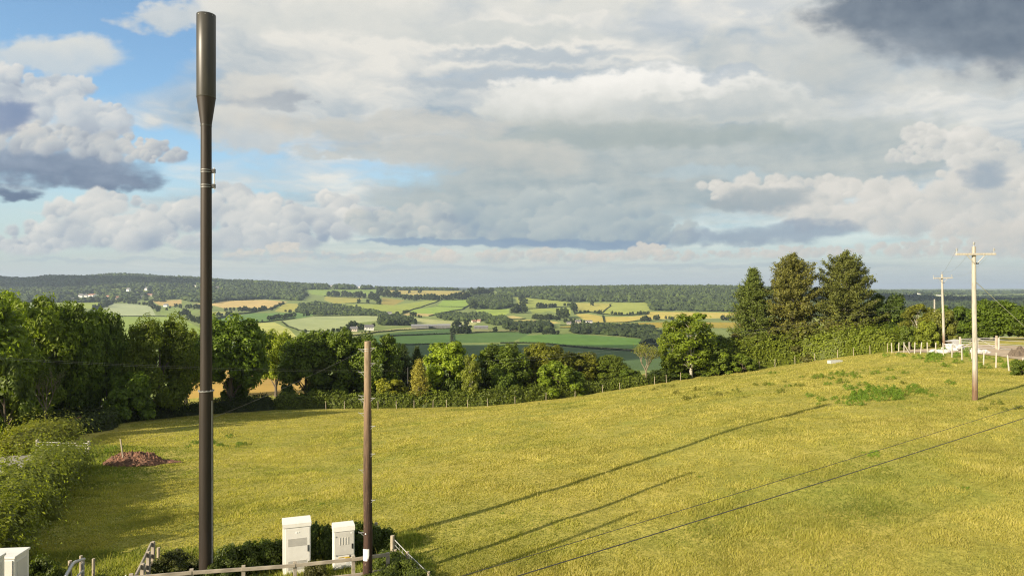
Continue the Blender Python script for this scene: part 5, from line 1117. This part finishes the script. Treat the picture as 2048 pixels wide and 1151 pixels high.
for a in [(317, 1094, 26.2, .06, 'round post at the far end of the board fence'), (497, 1083, 27.3, .065, 'short post behind the taller white cabinet'), (752, 1044, 27.6, .07, 'grey post just past the wooden pole'), (785, 1070, 25.1, .075, 'tall thick post where the netting begins'), (791, 1098, 24.8, .05, 'stub post leaning against the thick netting post'), (815, 1102, 24.7, .055, 'round post in the middle of the netting'), (857, 1142, 22.9, .055, 'round post at the near end of the netting'), (140, 1120, 23.4, .06, 'round post beside the curved handrail'), (162, 1110, 24.4, .05, 'thin post behind the curved handrail'), (187, 1116, 24.2, .05, 'dark stub post in the long grass')]: lone_post(*a)
b = MB(); A, B_ = Vector(at(755, 1062, 27.6)), Vector(at(752, 1095, 26.4)); p0 = at(757, 1066, 27.6); p1 = at(765, 1092, 26.6); b.tube([p0, p1], .035, 7); o = b.build('strut_post', M['post_wood'], None, True); tag(o, 'slanting strut against the grey post past the wooden pole', 'strut')
b = MB()
A, B_, C_ = Vector(at(789, 1078, 25.1)), Vector(at(815, 1105, 24.7)), Vector(at(857, 1145, 22.9))
for a, c in ((A, B_), (B_, C_)):
    for dz in (0, -.18, -.36, -.54, -.72, -.9): b.tube([a + Vector((0, 0, dz)), c + Vector((0, 0, dz))], .007 if dz else .014, 4)
    n = int((c - a).length / .15)
    for k in range(n): p = a.lerp(c, (k + .5) / n); b.tube([p, p + Vector((0, 0, -.95))], .006, 4)
o = b.build('wire_netting', M['galv'], None); tag(o, 'stock netting stretched between the round posts', 'netting')
b = MB(); b.tube([at(127, 1165, 20.6), at(134, 1146, 21.4), at(146, 1126, 22.4), at(152, 1122, 22.7), at(168, 1117, 23.6)], .05, 9); b.tube([at(150, 1155, 22), at(166, 1140, 23.2)], .03, 8); b.tube([at(166, 1118, 23.5), tuple(Vector(at(166, 1118, 23.5)) - Vector((0, 0, 1.2)))], .045, 8); o = b.build('handrail', M['pale_galv'], None, True); tag(o, 'curved pale metal handrail in the weeds', 'handrail')
# brambles and weeds of the compound
for k, (u, D, w, h, c, l) in enumerate([
    (70, 22.5, 1.5, 1.5, (.085, .11, .02), 'glossy laurel bush beside the bottom corner cabinets'), (108, 22.2, 1.4, 1.25, (.085, .11, .02), 'second glossy bush between the cabinets and the handrail'), (215, 23.2, 1.8, .7, (.085, .12, .016), 'low bright brambles with ox eye daisies'), (255, 22.6, 1.6, .7, (.075, .11, .016), 'low brambles next to the board fence'),
    (345, 25.0, 1.6, .9, (.07, .08, .018), 'dry bramble bush inside the board fence corner'), (375, 24.2, 1.4, .8, (.08, .09, .02), 'rusty dry bramble at the mast foot'), (440, 23.6, 1.5, .95, (.075, .10, .016), 'green bramble at the mast foot'), (475, 24.6, 1.7, 1.15, (.07, .095, .015), 'dense bramble between the mast and the taller cabinet'), (515, 25.2, 1.7, 1.1, (.075, .105, .015), 'bramble mound behind the timber rail'), (545, 25.4, 1.5, 1.0, (.07, .095, .015), 'bramble touching the taller cabinet'),
    (640, 26.0, 1.5, 1.35, (.07, .10, .018), 'dark thicket between the two cabinets'), (630, 23.9, .9, .7, (.10, .10, .03), 'dry weeds in front of the thicket'), (725, 26.2, 1.4, 1.3, (.07, .10, .018), 'dark thicket between the meter cabinet and the wooden pole'), (765, 26.2, 1.3, 1.0, (.07, .10, .016), 'leafy bramble past the wooden pole'), (775, 24.4, 1.2, .7, (.10, .135, .02), 'pale bramble beneath the rail end'), (800, 23.6, 1.5, .65, (.11, .14, .022), 'pale flowering bramble inside the netting'), (760, 22.4, 1.7, .6, (.11, .14, .022), 'pale bramble carpet before the wooden pole'), (690, 22.0, 1.6, .55, (.10, .13, .02), 'bramble carpet before the meter cabinet'), (835, 22.8, 1.4, .5, (.10, .13, .02), 'low bramble at the near end of the netting'),
    (600, 21.6, 1.5, .55, (.085, .12, .017), 'weeds before the taller cabinet'), (520, 22.4, 1.5, .8, (.08, .11, .016), 'leafy weeds in front of the bramble mound'), (425, 21.0, 1.5, .6, (.08, .11, .018), 'weeds before the mast foot'), (330, 22.0, 1.5, .7, (.075, .10, .016), 'weeds between the fences')]):
    x, y, z = on(u, D); tree('bramble', x, y, w, h, c, l, 'bush')
b = Leaves(); rg = np.random.default_rng(77)
x, y, z = on(240, 22.3); n = 40; C = np.stack([x + rg.normal(0, .28, n), y + rg.normal(0, .3, n), z + .62 + rg.normal(0, .1, n)], 1)
P, Fq = quads(C, np.tile([0, -.3, 1.0], (n, 1)) + rg.normal(size=(n, 3)) * .3, .075, .075, rg); b.add(P, Fq, rg.uniform(.4, .6, n)); o = link('daisy_patch', b.mesh('daisy_patch', M['leaf'])); o.color = (.75, .75, .7, 1); tag(o, 'patch of white daisies at the bottom edge', 'flowers')
# nettle and thistle clumps in the field
rg = np.random.default_rng(31); nw = 0
for (u, v, n, su, sv, w, h, c, l, g) in [
    (1755, 792, 14, 26, 6, 1.5, .85, (.075, .12, .014), 'dark green nettle clump below the tall pole', 'nettles in the upper field'), (1805, 785, 10, 30, 5, 1.3, .7, (.08, .12, .015), 'dark green nettle clump below the tall pole', 'nettles in the upper field'), (1690, 800, 5, 20, 3, 1.1, .6, (.085, .12, .015), 'dark green nettle clump below the tall pole', 'nettles in the upper field'),
    (1650, 755, 9, 34, 6, 1.4, .7, (.085, .115, .016), 'leafy thistle clump near the trough', 'thistles near the trough'), (1720, 748, 6, 24, 4, 1.4, .7, (.085, .12, .015), 'leafy thistle clump near the trough', 'thistles near the trough'), (1880, 712, 10, 40, 5, 1.8, 1.0, (.085, .13, .015), 'tall weeds in front of the track posts', 'weeds by the track posts'), (1960, 730, 7, 40, 6, 1.7, .9, (.085, .125, .015), 'tall weeds in front of the track posts', 'weeds by the track posts'),
    (1390, 782, 9, 40, 8, 1.3, .8, (.09, .09, .018), 'ragged dock stem clump on the dry slope', 'docks on the dry slope'), (1470, 765, 10, 50, 8, 1.2, .7, (.09, .10, .018), 'ragged dock stem clump on the dry slope', 'docks on the dry slope'), (1190, 800, 8, 60, 5, 1.1, .5, (.09, .10, .018), 'ragged dock stem clump on the dry slope', 'docks on the dry slope'),
    (448, 883, 8, 16, 4, 1.2, .6, (.075, .11, .014), 'rush clump in the lower field by the mast', 'rushes by the mast'), (200, 905, 4, 10, 6, 1.0, .7, (.085, .12, .015), 'grassy weeds around the gate post', 'weeds at the gate'), (620, 1000, 2, 20, 3, .5, .25, (.08, .12, .015), 'small dark dock in the middle of the field', 'docks in mid field'), (1745, 908, 2, 5, 2, .7, .35, (.10, .15, .015), 'bright green weed tuft in the middle of the field', 'bright tufts in mid field'), (2000, 812, 4, 22, 4, 1.0, .6, (.09, .10, .02), 'brown weeds beyond the pole foot', 'brown weeds by the pole foot'), (1230, 1000, 3, 150, 60, .5, .2, (.09, .13, .015), 'flat dock rosette in the open grass', 'dock rosettes in the grass')]:
    for k in range(int(n * 1.7)):
        uu, vv = u + rg.normal(0, su * 1.9), v + rg.normal(0, sv * 1.7)
        Ds = np.linspace(22, 112, 400); xs = (uu - 1024) / F * Ds; zz = hgt(xs, Ds); q = np.nonzero(zz >= HC - (vv - V0) / F * Ds)[0]
        D = Ds[q[0]] if len(q) else 108
        if D > 105: continue
        s = rg.uniform(.3, .9); tree('weed', (uu - 1024) / F * D, D, w * s, h * s * .75, tuple(q * 1.8 for q in c), l, 'weed', g, sink=.03)
# ------------------------------------------------------------------ grass of the field
def grass():
    rng = np.random.default_rng(5)
    fence = [on(u, D)[:2] for u, D in [(150, 52), (190, 70), (300, 88), (440, 93), (560, 97), (700, 99), (860, 100.5), (1000, 102), (1130, 105), (1290, 108), (1420, 111.5), (1520, 112.5), (1600, 112.5), (1700, 107), (1780, 97), (1829, 84), (1900, 73), (1990, 62.5), (2100, 56)]] + [(48, 40), (30, 14), (-14, 14), (-21, 24), (-22.5, 32), (-27, 42)]
    n = 500000; D = 16 * np.exp(rng.uniform(0, 1, n) ** 1.0 * math.log(112 / 16)); u = rng.uniform(-120, 2420, n); X = (u - 1024) / F * D
    s = inpoly(X, D, fence); X, D = X[s], D[s]
    big = lat_noise(X / 6.5, D / 6.5, 3) + .6 * lat_noise(X / 2.1, D / 2.1, 9); lush = lat_noise(X / 11, D / 11, 14) + .5 * lat_noise(X / 3, D / 3, 17)
    bare = lat_noise(X / 2.3, D / 1.6, 77) + .5 * lat_noise(X / .7, D / .6, 79)
    s = (rng.random(len(X)) < np.clip(.6 + .4 * big, .15, 1)) & (rng.random(len(X)) > .9 * sst(.62, .85, bare)); X, D, big, lush = X[s], D[s], big[s], lush[s]; n = len(X)
    Z = np.concatenate([hgt(X[k:k + 40000], D[k:k + 40000]) for k in range(0, n, 40000)])
    mid_ = lat_noise(X / .9, D / 1.3, 23) + .7 * lat_noise(X / 3.6, D / 4.4, 29)
    nb = 4; m = n * nb
    bx = np.repeat(X, nb) + rng.normal(0, .09, m) * (1 + np.repeat(D, nb) / 60); by = np.repeat(D, nb) + rng.normal(0, .09, m) * (1 + np.repeat(D, nb) / 60); bz = np.repeat(Z, nb) - .01
    seed = rng.random(m) < .022
    edge = np.repeat(np.clip((-19 + (30 - D) * .25 - X) / 7, 0, 1) * (D < 62) + .8 * ((D < 28) & (X < 2 - .2 * D)), nb).clip(0, 1); hh = (.028 + .045 * rng.random(m) + .06 * np.clip(np.repeat(big, nb), 0, 1) + .045 * np.clip(np.repeat(mid_, nb), -.6, 1)).clip(.02, 1) * np.where(seed, 2.6, 1.0) * (1 + 1.6 * edge); wd = np.maximum(.012, np.repeat(D, nb) * .00062) * np.where(seed, .7, 1.6)
    a = rng.uniform(0, 6.28, m); ln = rng.uniform(.1, .8, m) * hh; la = rng.uniform(0, 6.28, m)
    P0 = np.stack([bx - np.cos(a) * wd, by - np.sin(a) * wd, bz], 1); P1 = np.stack([bx + np.cos(a) * wd, by + np.sin(a) * wd, bz], 1); P2 = np.stack([bx + np.cos(la) * ln, by + np.sin(la) * ln, bz + hh], 1)
    V = np.stack([P0, P1, P2], 1).reshape(-1, 3)
    dry = np.clip(.56 + .12 * np.repeat(big, nb) - .5 * np.clip(np.repeat(lush, nb), 0, 1.2) + rng.normal(0, .08, m) + .17 * np.repeat(mid_, nb) + seed * .4 - .55 * edge, 0, 1)[:, None]
    g, y, st = np.array((.175, .205, .04)), np.array((.362, .324, .080)), np.array((.44, .38, .15))
    c = np.where(dry < .6, g + (y - g) * dry / .6, y + (st - y) * (dry - .6) / .4) * rng.uniform(.92, 1.06, (m, 1)) * (1 + .22 * np.repeat(mid_, nb)[:, None])
    me = mesh_np('grass', V, np.arange(3 * m).reshape(m, 3), M['blade'], fcol=c)
    o = link('grass', me); tag(o, 'dry olive grass covering the sloping field', 'grass', kind='stuff'); print('blades', m)
grass()
# ------------------------------------------------------------------ clouds up sun that shade parts of the valley (outside the frame)
SD = Vector((math.cos(SUN_EL) * math.sin(SUN_AZ), math.cos(SUN_EL) * math.cos(SUN_AZ), math.sin(SUN_EL)))
def shade_cloud(cx, cy, cz, rx, ry, dist, seed, label):
    rng = np.random.default_rng(seed); c = Vector((cx, cy, cz)) + SD * dist; Vs, Fs, n = [], [], 0
    for k in range(26):
        a = rng.uniform(0, 6.28); r = math.sqrt(rng.uniform(0, 1)); s = rng.uniform(.22, .45)
        q = ICO_V * (1 + rng.normal(0, .06, (len(ICO_V), 1))) * np.array([rx * s, ry * s, min(rx, ry) * s * .35]) + np.array([rx * r * math.cos(a) * .8, ry * r * math.sin(a) * .8, rng.uniform(0, .15) * min(rx, ry)])
        Vs.append(q + np.array(c[:])); Fs.append(ICO_F + n); n += len(q)
    tag(link('cloud', mesh_np('cloud', np.vstack(Vs), Fs, M['cloud'], smooth=True)), label, 'cloud', kind='stuff')
shade_cloud(20, 775, -55, 330, 115, 1500, 1, 'cloud whose shade lies on the middle green fields')
shade_cloud(330, 900, -50, 130, 120, 1500, 4, 'small cloud whose shade lies on the wood by the green crop')
shade_cloud(-2450, 3500, 40, 900, 420, 2600, 2, 'cloud whose shade lies on the far wooded hill')
shade_cloud(1500, 2400, -30, 620, 420, 3600, 3, 'cloud whose shade lies on the far blue wood')
# ------------------------------------------------------------------ air, sky, sun, camera
m, t, ns, ln = nt('haze_air'); v = N(t, 'ShaderNodeVolumePrincipled'); v.inputs['Color'].default_value = (.66, .80, 1.0, 1); v.inputs['Density'].default_value = 7.0e-5; v.inputs['Anisotropy'].default_value = .2
o_ = N(t, 'ShaderNodeOutputMaterial'); ln.new(v.outputs[0], o_.inputs['Volume'])
b = MB(); b.box(-20000, 20000, -600, 25500, -190, 190); o = b.build('haze', m); tag(o, kind='stuff'); o['label'] = 'thin blue air over the whole valley'
w = bpy.data.worlds.new('World'); SC.world = w; w.use_nodes = True; t = w.node_tree; t.nodes.clear(); ln = t.links
sky = N(t, 'ShaderNodeTexSky', sky_type='NISHITA', sun_disc=False, sun_elevation=SUN_EL, sun_rotation=SUN_AZ, altitude=100, air_density=1.0, dust_density=.6, ozone_density=1.5)
SW, SH, AZ0, EL1 = 1800, 560, 45.0, 25.0
rgb, cov = paint_sky(SW, SH, AZ0, EL1)
im = bpy.data.images.new('cloud_cover', SW, SH, alpha=True, float_buffer=True); im.colorspace_settings.name = 'Non-Color'; im.alpha_mode = 'CHANNEL_PACKED'
px = np.ones((SH, SW, 4), np.float32); px[..., :3] = rgb / (SKY * 2 ** EXPOSURE); px[..., 3] = cov; im.pixels.foreach_set(px.ravel()); im.update(); im.pack()
tc = N(t, 'ShaderNodeTexCoord'); sp = N(t, 'ShaderNodeSeparateXYZ'); ln.new(tc.outputs['Generated'], sp.inputs[0])
az = N(t, 'ShaderNodeMath', operation='ARCTAN2'); ln.new(sp.outputs[0], az.inputs[0]); ln.new(sp.outputs[1], az.inputs[1])
el = N(t, 'ShaderNodeMath', operation='ARCSINE'); ln.new(sp.outputs[2], el.inputs[0])
ua = N(t, 'ShaderNodeMath', operation='MULTIPLY_ADD', i_1=1 / math.radians(2 * AZ0), i_2=.5); ln.new(az.outputs[0], ua.inputs[0])
va = N(t, 'ShaderNodeMath', operation='MULTIPLY', i_1=1 / math.radians(EL1)); ln.new(el.outputs[0], va.inputs[0])
cb = N(t, 'ShaderNodeCombineXYZ'); ln.new(ua.outputs[0], cb.inputs[0]); ln.new(va.outputs[0], cb.inputs[1])
ti = N(t, 'ShaderNodeTexImage', image=im, extension='MIRROR', interpolation='Cubic'); ln.new(cb.outputs[0], ti.inputs[0])
inv = N(t, 'ShaderNodeMath', operation='SUBTRACT', i_0=1.0); ln.new(ti.outputs['Alpha'], inv.inputs[1])
sk = mulc(t, mulc(t, sky.outputs[0], (.85, 1.0, 1.05)), inv.outputs[0])
tot = mulc(t, sk, ti.outputs['Color'], 1.0, 'ADD')
bg = N(t, 'ShaderNodeBackground', i_Strength=SKY); ln.new(tot, bg.inputs[0]); wo = N(t, 'ShaderNodeOutputWorld'); ln.new(bg.outputs[0], wo.inputs[0])
w.cycles.sampling_method = 'MANUAL'; w.cycles.sample_map_resolution = 512
ld = bpy.data.lights.new('sun', 'SUN'); ld.energy = 5.0; ld.angle = math.radians(.53); ld.color = (1.0, .87, .68)
so = bpy.data.objects.new('sun', ld); COL.objects.link(so); so.rotation_euler = (-SD).to_track_quat('-Z', 'Y').to_euler(); so.location = (0, 0, 60)
cd = bpy.data.cameras.new('camera'); co = bpy.data.objects.new('camera', cd); COL.objects.link(co); co.location = (0, 0, HC); co.rotation_euler = (PI / 2, 0, 0)
cd.sensor_width = 36; cd.lens = 36 * F / 2048; cd.shift_y = (V0 - 575.5) / 2048; cd.clip_end = 60000; cd.clip_start = .2; SC.camera = co
SC.view_settings.view_transform = 'Standard'; SC.view_settings.look = 'None'; SC.view_settings.exposure = EXPOSURE; SC.view_settings.gamma = 1
c = SC.cycles; c.max_bounces = 5; c.diffuse_bounces = 2; c.glossy_bounces = 2; c.transmission_bounces = 2; c.volume_bounces = 0; c.transparent_max_bounces = 4; c.use_denoising = True; c.denoising_prefilter = 'NONE'; SC.cycles.filter_width = 1.15; c.caustics_reflective = False; c.caustics_refractive = False
